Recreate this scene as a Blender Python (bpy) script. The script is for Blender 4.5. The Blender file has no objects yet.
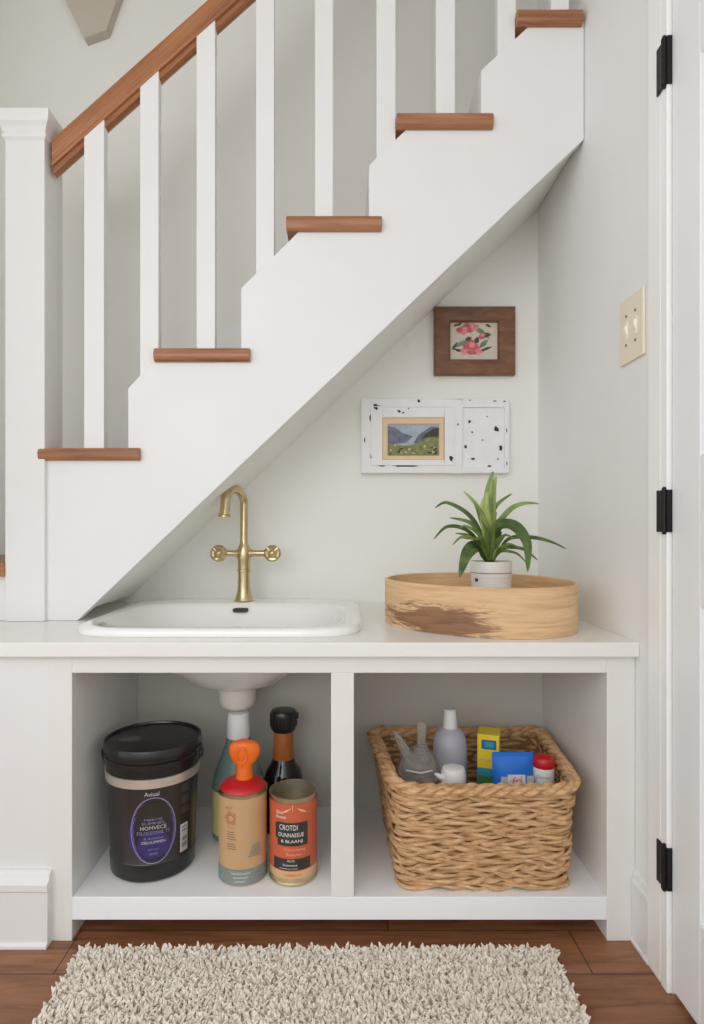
import bpy, math, random
from mathutils import Vector, Matrix
random.seed(7)
sc = bpy.context.scene
col = sc.collection
PI = math.pi
# ---------------------------------------------------------------- scale
D = 1.4           # distance from the camera to the cabinet front (m)
S = 0.0023        # metres per unit at the cabinet front
HC = 416 * S      # camera height
def X(px, k): return (px - 342) * S * k
def Z(py, k): return HC + (525 - py) * S * k
def Y(k): return D * k
def U(u): return u * S                 # units -> metres
def ZR(u): return HC + u * S           # units above the eye line -> height
# ---------------------------------------------------------------- materials
def lin(c):
    c = c / 255.0
    return c / 12.92 if c <= 0.04045 else ((c + 0.055) / 1.055) ** 2.4
def rgb(r, g, b): return (lin(r), lin(g), lin(b), 1)
def new_mat(name):
    m = bpy.data.materials.new(name); m.use_nodes = True
    nt = m.node_tree; b = nt.nodes['Principled BSDF']
    return m, nt, b
def coords(nt, scale=(1, 1, 1), rot=(0, 0, 0), loc=(0, 0, 0)):
    tc = nt.nodes.new('ShaderNodeTexCoord'); mp = nt.nodes.new('ShaderNodeMapping')
    mp.inputs['Scale'].default_value = scale; mp.inputs['Rotation'].default_value = rot
    mp.inputs['Location'].default_value = loc
    nt.links.new(tc.outputs['Object'], mp.inputs['Vector'])
    return mp.outputs['Vector']
def noise(nt, vec, scale, detail=3, rough=0.5, dist=0.0):
    n = nt.nodes.new('ShaderNodeTexNoise')
    n.inputs['Scale'].default_value = scale; n.inputs['Detail'].default_value = detail
    n.inputs['Roughness'].default_value = rough; n.inputs['Distortion'].default_value = dist
    nt.links.new(vec, n.inputs['Vector']); return n.outputs['Fac']
def ramp(nt, fac, stops):
    r = nt.nodes.new('ShaderNodeValToRGB'); e = r.color_ramp.elements
    while len(e) < len(stops): e.new(0.5)
    for i, (p, c) in enumerate(stops): e[i].position = p; e[i].color = c
    nt.links.new(fac, r.inputs['Fac']); return r.outputs['Color']
def bump(nt, b, h, strength, dist=0.002):
    bp = nt.nodes.new('ShaderNodeBump'); bp.inputs['Strength'].default_value = strength
    bp.inputs['Distance'].default_value = dist
    nt.links.new(h, bp.inputs['Height']); nt.links.new(bp.outputs['Normal'], b.inputs['Normal'])
def mixc(nt, fac, a, bcol):
    m = nt.nodes.new('ShaderNodeMix'); m.data_type = 'RGBA'
    nt.links.new(fac, m.inputs['Factor'])
    for s, v in (('A', a), ('B', bcol)):
        sock = [i for i in m.inputs if i.name == s and i.type == 'RGBA'][0]
        if isinstance(v, tuple): sock.default_value = v
        else: nt.links.new(v, sock)
    return [o for o in m.outputs if o.type == 'RGBA'][0]
def plain(name, c, rough=0.5, metal=0.0, var=0.04, nscale=14, bmp=0.0, bscale=300, coat=0.0, sheen=0):
    m, nt, b = new_mat(name)
    c1 = tuple(max(0, v * (1 - var)) for v in c[:3]) + (1,); c2 = tuple(min(1, v * (1 + var)) for v in c[:3]) + (1,)
    v = coords(nt)
    nt.links.new(ramp(nt, noise(nt, v, nscale), [(0.3, c1), (0.7, c2)]), b.inputs['Base Color'])
    b.inputs['Roughness'].default_value = rough; b.inputs['Metallic'].default_value = metal
    b.inputs['Coat Weight'].default_value = coat
    if bmp: bump(nt, b, noise(nt, v, bscale), bmp, 0.0005)
    return m
def wood(name, cols, scale=(2, 30, 30), rot=(0, 0, 0), rough=0.4, coat=0.15, bmp=0.1):
    m, nt, b = new_mat(name)
    if any(rot):
        v = coords(nt, (1, 1, 1), rot); mp = nt.nodes.new('ShaderNodeMapping'); mp.inputs['Scale'].default_value = scale
        nt.links.new(v, mp.inputs['Vector']); v = mp.outputs['Vector']
    else: v = coords(nt, scale)
    f = noise(nt, v, 2.2, 5, 0.6, 0.6)
    n = len(cols)
    nt.links.new(ramp(nt, f, [(0.28 + 0.44 * i / (n - 1), c) for i, c in enumerate(cols)]), b.inputs['Base Color'])
    b.inputs['Roughness'].default_value = rough; b.inputs['Coat Weight'].default_value = coat
    bump(nt, b, f, bmp, 0.001)
    return m
M = {}
M['paint'] = plain('white_satin_paint', rgb(234, 234, 233), 0.38, var=0.012, nscale=5, bmp=0.05, bscale=60)
M['wall'] = plain('cream_wall_paint', rgb(240, 240, 235), 0.75, var=0.015, nscale=4, bmp=0.06, bscale=200)
M['wallr'] = plain('side_wall_paint', rgb(238, 239, 238), 0.75, var=0.015, nscale=4, bmp=0.06, bscale=200)
M['gray'] = plain('stairwell_shaded_gray', rgb(234, 234, 229), 0.8, var=0.02, nscale=3, bmp=0.05, bscale=200)  # gray wall colour with part of the stairwell's shadow mixed in
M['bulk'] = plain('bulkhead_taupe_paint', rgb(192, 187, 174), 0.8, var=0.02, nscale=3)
M['ceil'] = plain('ceiling_paint', rgb(235, 234, 230), 0.85, var=0.01)
M['trim'] = plain('trim_white_paint', rgb(250, 250, 249), 0.35, var=0.008, nscale=4)
M['door'] = plain('door_white_paint', rgb(242, 243, 244), 0.35, var=0.01, nscale=4)
M['cab'] = plain('cabinet_white_paint', rgb(234, 233, 229), 0.4, var=0.012, nscale=5, bmp=0.04, bscale=50)
M['cab_shade'] = plain('cabinet_shaded_white', rgb(206, 202, 193), 0.5, var=0.012, nscale=5)  # cabinet white darkened to carry the shade inside the cubbies
M['shelf'] = plain('shelf_lit_white', rgb(246, 247, 249), 0.4, var=0.01, nscale=5)  # cabinet white lightened so the shelf looks better lit
M['counter'] = plain('counter_white', rgb(238, 237, 233), 0.25, var=0.01, nscale=6)
M['porc'] = plain('white_porcelain', rgb(244, 244, 242), 0.06, var=0.005, coat=0.6)
M['drain'] = plain('drain_white_plastic', rgb(232, 228, 220), 0.35, var=0.02)
ang = math.radians(42)
M['tread'] = wood('oak_tread', [rgb(124, 76, 46), rgb(160, 106, 70), rgb(184, 130, 92)], (1.5, 26, 26))
M['rail'] = wood('oak_handrail', [rgb(128, 76, 44), rgb(164, 106, 64), rgb(184, 124, 80)], (1.2, 26, 26), (0, ang, 0))
M['brass'] = plain('aged_brass', rgb(202, 184, 144), 0.24, 1.0, 0.06, 40)
M['black'] = plain('black_plastic', rgb(24, 23, 23), 0.3, var=0.1, coat=0.2)
M['iron'] = plain('black_iron_hinge', rgb(38, 34, 32), 0.45, 0.6, 0.1)
M['darkhole'] = plain('overflow_dark', rgb(60, 52, 46), 0.5)
M['chrome'] = plain('brushed_steel_band', rgb(222, 214, 202), 0.35, 0.7, 0.05, 60)
M['tin'] = plain('tin_rim', rgb(205, 188, 150), 0.28, 1.0, 0.05, 60)
M['tin_in'] = plain('tin_inside', rgb(158, 150, 132), 0.4, 0.7, 0.06, 60)
M['switch'] = plain('cream_switch_plastic', rgb(240, 232, 210), 0.4, var=0.01)
M['switch2'] = plain('cream_toggle', rgb(248, 242, 226), 0.35, var=0.01)
M['white_pl'] = plain('white_plastic', rgb(238, 238, 236), 0.35, var=0.01)
M['soil'] = plain('potting_soil', rgb(52, 40, 30), 0.95, var=0.4, nscale=120, bmp=0.8, bscale=150)
M['pot'] = plain('white_glazed_pot', rgb(238, 236, 231), 0.25, var=0.01)
M['ink'] = plain('grey_pot_line', rgb(120, 116, 112), 0.5)
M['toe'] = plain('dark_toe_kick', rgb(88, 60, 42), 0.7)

# floor: planks
def mk_floor():
    m, nt, b = new_mat('walnut_plank_floor')
    v = coords(nt)
    br = nt.nodes.new('ShaderNodeTexBrick')
    br.offset = 0.37; br.inputs['Scale'].default_value = 1.0
    br.inputs['Brick Width'].default_value = 1.15; br.inputs['Row Height'].default_value = 0.14
    br.inputs['Mortar Size'].default_value = 0.0016; br.inputs['Mortar Smooth'].default_value = 0.3
    br.inputs['Bias'].default_value = 0.0
    br.inputs['Color1'].default_value = (0.25, 0.25, 0.25, 1); br.inputs['Color2'].default_value = (0.75, 0.75, 0.75, 1)
    br.inputs['Mortar'].default_value = (0, 0, 0, 1)
    mp = nt.nodes.new('ShaderNodeMapping'); mp.inputs['Location'].default_value = (1.765, -0.037 + 0.0, 0)
    nt.links.new(v, mp.inputs['Vector']); nt.links.new(mp.outputs['Vector'], br.inputs['Vector'])
    vs = coords(nt, (1.6, 16, 1))
    f = noise(nt, vs, 2.4, 6, 0.62, 1.2)
    c = ramp(nt, f, [(0.3, rgb(112, 72, 46)), (0.5, rgb(146, 98, 66)), (0.72, rgb(168, 118, 82))])
    hue = ramp(nt, br.outputs['Color'], [(0.2, (0.78, 0.76, 0.76, 1)), (0.8, (1.12, 1.1, 1.08, 1))])
    mul = nt.nodes.new('ShaderNodeMix'); mul.data_type = 'RGBA'; mul.blend_type = 'MULTIPLY'
    mul.inputs['Factor'].default_value = 1
    rg = [i for i in mul.inputs if i.type == 'RGBA']
    nt.links.new(c, rg[0]); nt.links.new(hue, rg[1])
    out = [o for o in mul.outputs if o.type == 'RGBA'][0]
    c2 = mixc(nt, br.outputs['Fac'], out, rgb(52, 30, 18))
    nt.links.new(c2, b.inputs['Base Color'])
    b.inputs['Roughness'].default_value = 0.38
    bump(nt, b, f, 0.12, 0.001)
    return m
M['floor'] = mk_floor()
# rug
def mk_rug(name, a, bb, c):
    m, nt, b = new_mat(name)
    v = coords(nt)
    f = noise(nt, v, 70, 4, 0.65)
    nt.links.new(ramp(nt, f, [(0.3, a), (0.5, bb), (0.7, c)]), b.inputs['Base Color'])
    b.inputs['Roughness'].default_value = 0.95
    return m
M['rug'] = mk_rug('cream_wool_pile', rgb(218, 208, 192), rgb(236, 228, 215), rgb(246, 241, 232))
M['rugbase'] = mk_rug('rug_backing', rgb(186, 170, 146), rgb(200, 186, 162), rgb(212, 198, 176))
# straw
def mk_straw(name, cols):
    m, nt, b = new_mat(name)
    v = coords(nt, (9, 9, 60))
    f = noise(nt, v, 3.2, 5, 0.7, 0.4)
    nt.links.new(ramp(nt, f, [(0.27 + 0.46 * i / (len(cols) - 1), c) for i, c in enumerate(cols)]), b.inputs['Base Color'])
    b.inputs['Roughness'].default_value = 0.62
    v2 = coords(nt, (30, 30, 260))
    bump(nt, b, noise(nt, v2, 2.5, 3), 0.5, 0.002)
    return m
M['straw'] = mk_straw('water_hyacinth_straw', [rgb(142, 98, 60), rgb(192, 148, 102), rgb(218, 178, 134), rgb(234, 202, 162)])
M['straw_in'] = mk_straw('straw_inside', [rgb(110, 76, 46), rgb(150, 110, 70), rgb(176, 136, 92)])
# bentwood tray with dark figure
def mk_tray():
    m, nt, b = new_mat('pale_bentwood_with_dark_figure')
    v = coords(nt, (2.2, 2.2, 26))
    f = noise(nt, v, 2.6, 6, 0.6, 0.9)
    base = ramp(nt, f, [(0.25, rgb(200, 158, 114)), (0.5, rgb(222, 184, 140)), (0.75, rgb(234, 204, 164))])
    tc = nt.nodes.new('ShaderNodeTexCoord')
    sub = nt.nodes.new('ShaderNodeVectorMath'); sub.operation = 'SUBTRACT'
    sub.inputs[1].default_value = (X(440, 1.06), Y(1.06), Z(623, 1.06))
    nt.links.new(tc.outputs['Object'], sub.inputs[0])
    scl = nt.nodes.new('ShaderNodeVectorMath'); scl.operation = 'MULTIPLY'
    scl.inputs[1].default_value = (8.0, 2.0, 22)
    nt.links.new(sub.outputs[0], scl.inputs[0])
    ln = nt.nodes.new('ShaderNodeVectorMath'); ln.operation = 'LENGTH'
    nt.links.new(scl.outputs[0], ln.inputs[0])
    v3 = coords(nt, (5, 5, 40))
    n3 = noise(nt, v3, 3.0, 5, 0.65, 0.8)
    ma = nt.nodes.new('ShaderNodeMath'); ma.operation = 'MULTIPLY_ADD'; ma.inputs[1].default_value = 2.1; 
    nt.links.new(n3, ma.inputs[0]); nt.links.new(ln.outputs['Value'], ma.inputs[2])
    mask = ramp(nt, ma.outputs[0], [(0.0, (1, 1, 1, 1)), (1.0, (0, 0, 0, 1))])
    mr = nt.nodes.new('ShaderNodeMapRange'); mr.inputs['From Min'].default_value = 1.75; mr.inputs['From Max'].default_value = 2.1
    mr.inputs['To Min'].default_value = 0.85; mr.inputs['To Max'].default_value = 0.0
    nt.links.new(ma.outputs[0], mr.inputs['Value'])
    dark = ramp(nt, f, [(0.3, rgb(92, 54, 32)), (0.7, rgb(140, 92, 58))])
    nt.links.new(mixc(nt, mr.outputs[0], base, dark), b.inputs['Base Color'])
    b.inputs['Roughness'].default_value = 0.5
    bump(nt, b, f, 0.1, 0.001)
    return m
M['tray'] = mk_tray()
M['frame_w'] = wood('brown_walnut_frame', [rgb(88, 56, 36), rgb(116, 76, 48), rgb(136, 92, 62)], (6, 6, 20), rough=0.45)
M['frame_dist'] = plain('distressed_white_paint', rgb(238, 239, 240), 0.6, var=0.02, nscale=30, bmp=0.4, bscale=80)
M['chip'] = plain('bare_dark_wood_chip', rgb(44, 44, 48), 0.8)
M['mat_cream'] = plain('cream_mat_board', rgb(232, 206, 172), 0.8)
def leafmat(name, a, bb, rough=0.4):
    m, nt, b = new_mat(name)
    v = coords(nt)
    nt.links.new(ramp(nt, noise(nt, v, 22, 3), [(0.35, a), (0.65, bb)]), b.inputs['Base Color'])
    b.inputs['Roughness'].default_value = rough
    b.inputs['Subsurface Weight'].default_value = 0.0
    return m
M['leaf'] = leafmat('dark_green_leaf', rgb(62, 88, 44), rgb(100, 126, 62))
M['leaf2'] = leafmat('mid_green_leaf', rgb(96, 124, 58), rgb(138, 160, 86))
M['leaf3'] = leafmat('pale_green_leaf', rgb(140, 164, 84), rgb(180, 196, 118))
def glass(name, c, trans=0.8, rough=0.08, ior=1.3):
    m, nt, b = new_mat(name)
    v = coords(nt)
    c2 = tuple(x * 0.92 for x in c[:3]) + (1,)
    nt.links.new(ramp(nt, noise(nt, v, 12), [(0.3, c2), (0.7, c)]), b.inputs['Base Color'])
    b.inputs['Transmission Weight'].default_value = trans
    b.inputs['Roughness'].default_value = rough; b.inputs['IOR'].default_value = ior
    return m
M['gl_green'] = glass('teal_green_bottle', rgb(158, 182, 178), 0.5, 0.12, 1.25)
M['gl_clear'] = glass('clear_plastic', rgb(244, 247, 247), 0.86, 0.1, 1.12)
M['gl_lilac'] = glass('frosted_lilac_plastic', rgb(228, 228, 240), 0.4, 0.25, 1.3)
M['gl_dark'] = plain('very_dark_brown_glass', rgb(24, 18, 15), 0.08, var=0.1, coat=0.5)
M['amber'] = plain('amber_neck_wrap', rgb(168, 98, 44), 0.35, var=0.12, nscale=25)
M['smoke'] = plain('smoky_brown_black_wall', rgb(46, 40, 37), 0.28, var=0.12, nscale=10, coat=0.3)
M['purple'] = plain('purple_label', rgb(62, 46, 110), 0.5, var=0.3, nscale=18)
M['lav'] = plain('lavender_print', rgb(150, 138, 178), 0.6)
M['lightprint'] = plain('pale_grey_print', rgb(205, 203, 205), 0.6)
M['grayprint'] = plain('mid_grey_print', rgb(96, 93, 92), 0.6)
M['kraft'] = plain('kraft_paper_label', rgb(200, 162, 120), 0.6, var=0.03, nscale=30)
M['teal'] = plain('grey_teal_band', rgb(130, 139, 133), 0.55, var=0.06, nscale=20)
M['teal_print'] = plain('pale_teal_print', rgb(168, 178, 168), 0.6)
M['rust'] = plain('rust_print', rgb(176, 104, 68), 0.6)
M['brownprint'] = plain('brown_print', rgb(132, 104, 78), 0.6)
M['red'] = plain('red_plastic', rgb(196, 28, 34), 0.35)
M['orange'] = plain('orange_plastic', rgb(238, 110, 24), 0.35)
M['orange_lab'] = plain('orange_red_label', rgb(202, 98, 66), 0.45, var=0.05, nscale=25)
M['orange_pale'] = plain('pale_peach_print', rgb(238, 178, 150), 0.5)
M['dkgray'] = plain('charcoal_panel', rgb(54, 49, 46), 0.5)
M['white_ink'] = plain('white_print', rgb(240, 238, 234), 0.6)
M['peach'] = plain('peach_base_band', rgb(216, 172, 128), 0.4, var=0.05)
M['yellow'] = plain('yellow_carton', rgb(244, 214, 50), 0.45)
M['yellow_lab'] = plain('yellow_cream_label', rgb(222, 208, 140), 0.5)
M['cyan'] = plain('teal_carton_base', rgb(66, 158, 176), 0.45, var=0.1)
M['blue'] = plain('bright_blue_pouch', rgb(34, 118, 222), 0.35, var=0.06)
M['blue2'] = plain('mid_blue_emblem', rgb(36, 112, 168), 0.45)
M['green_pr'] = plain('leaf_green_print', rgb(70, 140, 80), 0.5)
M['magenta'] = plain('dark_magenta_print', rgb(146, 52, 84), 0.5)
M['pinkred'] = plain('pink_red_print', rgb(222, 84, 104), 0.5)

# ---------------------------------------------------------------- geometry collector
class G:
    def __init__(s): s.v = []; s.f = []; s.m = []
    def add(s, vs, fs, mi=0):
        o = len(s.v); s.v += [tuple(p) for p in vs]
        s.f += [tuple(i + o for i in f) for f in fs]; s.m += [mi] * len(fs); return s
    def box(s, x0, x1, y0, y1, z0, z1, mi=0):
        vs = [(x, y, z) for x in (x0, x1) for y in (y0, y1) for z in (z0, z1)]
        return s.add(vs, [(0, 1, 3, 2), (4, 6, 7, 5), (0, 4, 5, 1), (2, 3, 7, 6), (0, 2, 6, 4), (1, 5, 7, 3)], mi)
    def prism(s, poly, y0, y1, mi=0):            # poly in (x,z), extruded along y
        n = len(poly)
        a = sum(poly[i][0] * poly[(i + 1) % n][1] - poly[(i + 1) % n][0] * poly[i][1] for i in range(n))
        if a < 0: poly = poly[::-1]
        vs = [(x, y0, z) for x, z in poly] + [(x, y1, z) for x, z in poly]
        fs = [tuple(range(n)), tuple(range(2 * n - 1, n - 1, -1))]
        fs += [(i, i + n, (i + 1) % n + n, (i + 1) % n) for i in range(n)]
        return s.add(vs, fs, mi)
    def loft(s, rings, closed=True, cap0=False, cap1=False, mi=0):
        n = len(rings[0]); vs = [p for r in rings for p in r]; fs = []
        for j in range(len(rings) - 1):
            for i in range(n if closed else n - 1):
                a = j * n + i; b = j * n + (i + 1) % n
                fs.append((a, b, b + n, a + n))
        if cap0: fs.append(tuple(range(n - 1, -1, -1)))
        if cap1: fs.append(tuple((len(rings) - 1) * n + i for i in range(n)))
        return s.add(vs, fs, mi)
    def lathe(s, c, prof, seg=40, mi=0, cap0=True, cap1=True):
        rings = [[(c[0] + r * math.cos(2 * PI * i / seg), c[1] + r * math.sin(2 * PI * i / seg), z) for i in range(seg)] for r, z in prof]
        return s.loft(rings, True, cap0, cap1, mi)
    def tube(s, path, rad, seg=10, mi=0, closed=False, flat=None):
        P = [Vector(p) for p in path]; n = len(P); rings = []
        up = None
        for i in range(n):
            if closed: t = P[(i + 1) % n] - P[i - 1]
            else: t = P[min(i + 1, n - 1)] - P[max(i - 1, 0)]
            t.normalize()
            if up is None:
                up = Vector((0, 0, 1)) if abs(t.z) < 0.9 else Vector((1, 0, 0))
            a = t.cross(up)
            if a.length < 1e-6: a = t.cross(Vector((0, 1, 0)))
            a.normalize(); bvec = a.cross(t).normalized(); up = bvec
            r = rad[i] if isinstance(rad, (list, tuple)) else rad
            rings.append([tuple(P[i] + (a * math.cos(2 * PI * j / seg) + bvec * math.sin(2 * PI * j / seg)) * r) for j in range(seg)])
        if closed: rings.append(rings[0])
        return s.loft(rings, True, not closed, not closed, mi)
    def obj(s, name, mats, parent=None, smooth=False, bevel=0.0, seg=2, loc=None, kind=None, label=None, solid=0):
        if not isinstance(mats, (list, tuple)): mats = [mats]
        me = bpy.data.meshes.new(name)
        L = Vector(loc) if loc is not None else Vector((0, 0, 0))
        me.from_pydata([tuple(Vector(p) - L) for p in s.v], [], s.f)
        for mm in mats: me.materials.append(M[mm])
        me.polygons.foreach_set('material_index', s.m)
        if smooth: me.polygons.foreach_set('use_smooth', [True] * len(me.polygons))
        me.validate(); me.update()
        o = bpy.data.objects.new(name, me); col.objects.link(o)
        if parent is not None:
            o.parent = parent; o.location = L - worg(parent)
        else: o.location = L
        ORG[o.name] = L
        if smooth == 'auto' or (smooth and bevel == 0):
            try: me.set_sharp_from_angle(angle=math.radians(38))
            except Exception: pass
        if solid:
            md = o.modifiers.new('thick', 'SOLIDIFY'); md.thickness = solid; md.offset = -1
        if bevel:
            md = o.modifiers.new('soft_edge', 'BEVEL'); md.width = bevel; md.segments = seg; md.limit_method = 'ANGLE'
            md.harden_normals = False
        if kind: o['kind'] = kind
        if label: o['label'] = label
        return o
ORG = {}
def worg(o): return ORG[o.name]
def thing(name, label, cat, loc, group=None):
    o = bpy.data.objects.new(name, None); col.objects.link(o); o.location = loc
    o.empty_display_size = 0.05
    ORG[o.name] = Vector(loc)
    o['label'] = label; o['category'] = cat
    if group: o['group'] = group
    return o
def tag(o, label, cat, group=None):
    o['label'] = label; o['category'] = cat
    if group: o['group'] = group
    return o
def struct(o): o['kind'] = 'structure'; return o
dg_cache = {}
def text2d(txt, width, height=None):
    """flat lettering: verts (x,y) centred, faces"""
    cu = bpy.data.curves.new('lettering', 'FONT'); cu.body = txt; cu.size = 1; cu.resolution_u = 2
    cu.align_x = 'CENTER'; cu.align_y = 'CENTER'
    o = bpy.data.objects.new('lettering', cu); col.objects.link(o)
    dg = bpy.context.evaluated_depsgraph_get(); dg.update()
    me = bpy.data.meshes.new_from_object(o.evaluated_get(dg))
    vs = [(v.co.x, v.co.y) for v in me.vertices]; fs = [tuple(p.vertices) for p in me.polygons]
    bpy.data.objects.remove(o); bpy.data.curves.remove(cu); bpy.data.meshes.remove(me)
    x0 = min(v[0] for v in vs); x1 = max(v[0] for v in vs); y0 = min(v[1] for v in vs); y1 = max(v[1] for v in vs)
    sx = width / (x1 - x0); sy = (height / (y1 - y0)) if height else sx
    return [((x - (x0 + x1) / 2) * sx, (y - (y0 + y1) / 2) * sy) for x, y in vs], fs
class Cyl:
    """wraps flat shapes on a (tapered) cylinder; u is metres along the front from the side facing the eye"""
    def __init__(s, c, rf): 
        s.c = c; s.rf = rf; s.t0 = math.atan2(-c[0], c[1])
    def pt(s, u, z, off=0.0004):
        r = s.rf(z); t = s.t0 + u / r; r += off
        return (s.c[0] + r * math.sin(t), s.c[1] - r * math.cos(t), z)
    def grid(s, g, u0, u1, z0, z1, mi=0, off=0.0004, nu=24, nz=1):
        rings = [[s.pt(u0 + (u1 - u0) * i / nu, z0 + (z1 - z0) * j / nz, off) for i in range(nu + 1)] for j in range(nz + 1)]
        g.loft(rings, False, mi=mi)
    def shape(s, g, pts, mi=0, off=0.0006):         # fan from centroid
        cu = sum(p[0] for p in pts) / len(pts); cz = sum(p[1] for p in pts) / len(pts)
        rings = [[s.pt(cu + (u - cu) * q, cz + (z - cz) * q, off) for u, z in pts] for q in (0.02, 0.35, 0.7, 1)]
        g.loft(rings, True, True, False, mi=mi)
    def outline(s, g, pts, w, mi=0, off=0.0009):
        cu = sum(p[0] for p in pts) / len(pts); cz = sum(p[1] for p in pts) / len(pts)
        def sh(q):
            out = []
            for u, z in pts:
                d = math.hypot(u - cu, z - cz); out.append((u + (u - cu) / d * q, z + (z - cz) / d * q))
            return out
        g.loft([[s.pt(u, z, off) for u, z in sh(q)] for q in (-w / 2, w / 2)], True, mi=mi)
    def text(s, g, txt, u, z, width, height=None, mi=0, off=0.0009, rot=0):
        vs, fs = text2d(txt, width, height)
        c, sn = math.cos(rot), math.sin(rot)
        g.add([s.pt(u + a * c - b * sn, z + a * sn + b * c, off) for a, b in vs], fs, mi)
def flat_text(g, txt, width, height, fn, mi=0):
    vs, fs = text2d(txt, width, height); g.add([fn(a, b) for a, b in vs], fs, mi)

# ================================================================ THE SETTING
KB, KS = 1.5, 1.21
WX = 293.5 * S                     # inner face of the right wall
YB = Y(KB)
CT = Z(641, 1.0)                   # counter top height
g = G().box(-2.4, WX + .13, -1.7, YB + .1, -0.05, 0); struct(g.obj('floor', 'floor'))
g = G().box(-2.4, WX + .13, -1.7, YB + .1, 2.79, 2.9); struct(g.obj('ceiling', 'ceil'))  # out of view; set low and carried forward to darken the upper stairwell
struct(G().box(-1.3, WX, YB, YB + .1, 0, 2.79).obj('wall_back', 'gray'))
# right wall with the door opening
yh, yl = Y(.887), Y(.887) - .84
g = G().box(WX, WX + .12, yh, YB + .1, 0, 2.79); g.box(WX, WX + .12, yl, yh, 2.12, 2.79); g.box(WX, WX + .12, -.6, yl, 0, 2.79)
struct(g.obj('wall_right', 'wallr'))
struct(G().box(-1.3, -1.2, 1.2, YB, 0, 2.79).obj('wall_light_blocker', 'gray'))  # unseen wall added to keep side light off the stairwell
# left low wall under the counter
struct(G().box(-1.2, X(48, 1), Y(1.002), YB, 0, CT - U(14.5)).obj('wall_left', 'paint'))
# niche wall panel (cream) below the stairs
SL0 = (X(60, KS), Z(637, KS)); SL1 = (X(583, KS), Z(139, KS))
slope = (SL1[1] - SL0[1]) / (SL1[0] - SL0[0])
def soff(x, lift=U(4)): return SL0[1] + slope * (x - SL0[0]) + lift
xl = SL0[0] - U(30)
struct(G().prism([(xl, CT - .3), (WX, CT - .3), (WX, soff(WX)), (xl, soff(xl))], YB - .004, YB + .01).obj('wall_niche', 'wall'))
# baseboards
def base_profile(h, t): return [(0, 0), (t * 1.25, 0), (t * 1.25, h * .045), (t, h * .07), (t, h * .75), (t * 1.12, h * .77), (t * 1.12, h * .86), (t * .75, h * .9), (t * .6, h * .97), (t * .35, h), (0, h)]
hb = Z(872, .99)
yw = Y(1.002)
g = G(); prof = base_profile(hb, .026)
g.loft([[(xx, yw - a, z) for a, z in prof] for xx in (-1.2, X(48, .985))], True, True, True)
struct(g.obj('baseboard_left', 'paint', bevel=.0012))
g = G(); prof = base_profile(Z(880, .97), .010)
g.loft([[(WX - a, yy, z) for a, z in prof] for yy in (Y(.945), Y(1.0) - .001)], True, True, True)
struct(g.obj('baseboard_right', 'paint', bevel=.001))
# door casing
xc = 289 * S
g = G().box(xc, WX, Y(.908), Y(.945), 0, 2.2)
g.box(xc - .0015, WX, Y(.887), Y(.905), 0, 2.2); g.box(xc + .004, WX, Y(.903), Y(.91), 0, 2.2)
struct(g.obj('trim_1', 'trim', bevel=.0025, seg=3))
struct(G().box(xc, WX, yl - .1, Y(.945), 2.12, 2.2).obj('trim_2', 'trim', bevel=.002))
# door
xd = 292 * S
dr = struct(bpy.data.objects.new('door_1', None)); col.objects.link(dr); dr.location = (xd + .02, yl, 0.012); ORG['door_1'] = Vector(dr.location)
g = G(); ST = Y(.8156); z0, z1 = .012, 2.115
ya, yb_ = yl + .1, ST
g.box(xd, xd + .036, ST, yh - .003, z0, z1); g.box(xd, xd + .036, yl, ya, z0, z1)
zs = [(z0, Z(925, .8156)), (Z(607, .8156), Z(455, .8156)), (Z(53, .8156), z1)]
for a, b in zs: g.box(xd, xd + .036, ya, yb_, a, b)
g.obj('door_slab', 'door', dr, bevel=.002)
for a, b in ((zs[0][1], zs[1][0]), (zs[1][1], zs[2][0])):
    g = G(); i = .016
    out = [(xd + .002, ya, a), (xd + .002, yb_, a), (xd + .002, yb_, b), (xd + .002, ya, b)]
    mid = [(xd + .011, ya + i, a + i), (xd + .011, yb_ - i, a + i), (xd + .011, yb_ - i, b - i), (xd + .011, ya + i, b - i)]
    g.loft([out, mid], True, False, True)
    g.box(xd + .0115, xd + .022, ya, yb_, a, b)
    g.obj('door_panel', 'door', dr)
for py0, py1 in ((41, 88), (490, 532), (845, 887)):
    zb, zt = Z(py1, .895), Z(py0, .895)
    xf = xc - .0025
    g = G()
    g.box(xf - .0015, xf + .002, Y(.893), Y(.914), zb, zt)                 # leaf on the casing
    ybar = Y(.891)
    n = 5
    for q in range(n):
        a = zb + (zt - zb) * q / n; b = zb + (zt - zb) * (q + 1) / n - .0006
        g.lathe((xf - .002, ybar), [(.0062, a), (.0062, b)], 14)
    g.lathe((xf - .002, ybar), [(.003, zb - .005), (.0045, zb - .002), (.0045, zt + .002), (.003, zt + .006)], 12)
    g.box(xf - .001, xd + .001, Y(.8835), Y(.889), zb, zt)
    g.obj('hinge', 'iron', dr, bevel=.0006)
# stairwell wall: bulkhead and a plain cornice at upper left
k = 1.475
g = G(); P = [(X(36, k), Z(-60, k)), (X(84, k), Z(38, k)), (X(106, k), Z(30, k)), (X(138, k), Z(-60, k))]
g.prism(P, Y(k), YB); struct(g.obj('trim_3', 'bulk'))
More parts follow.
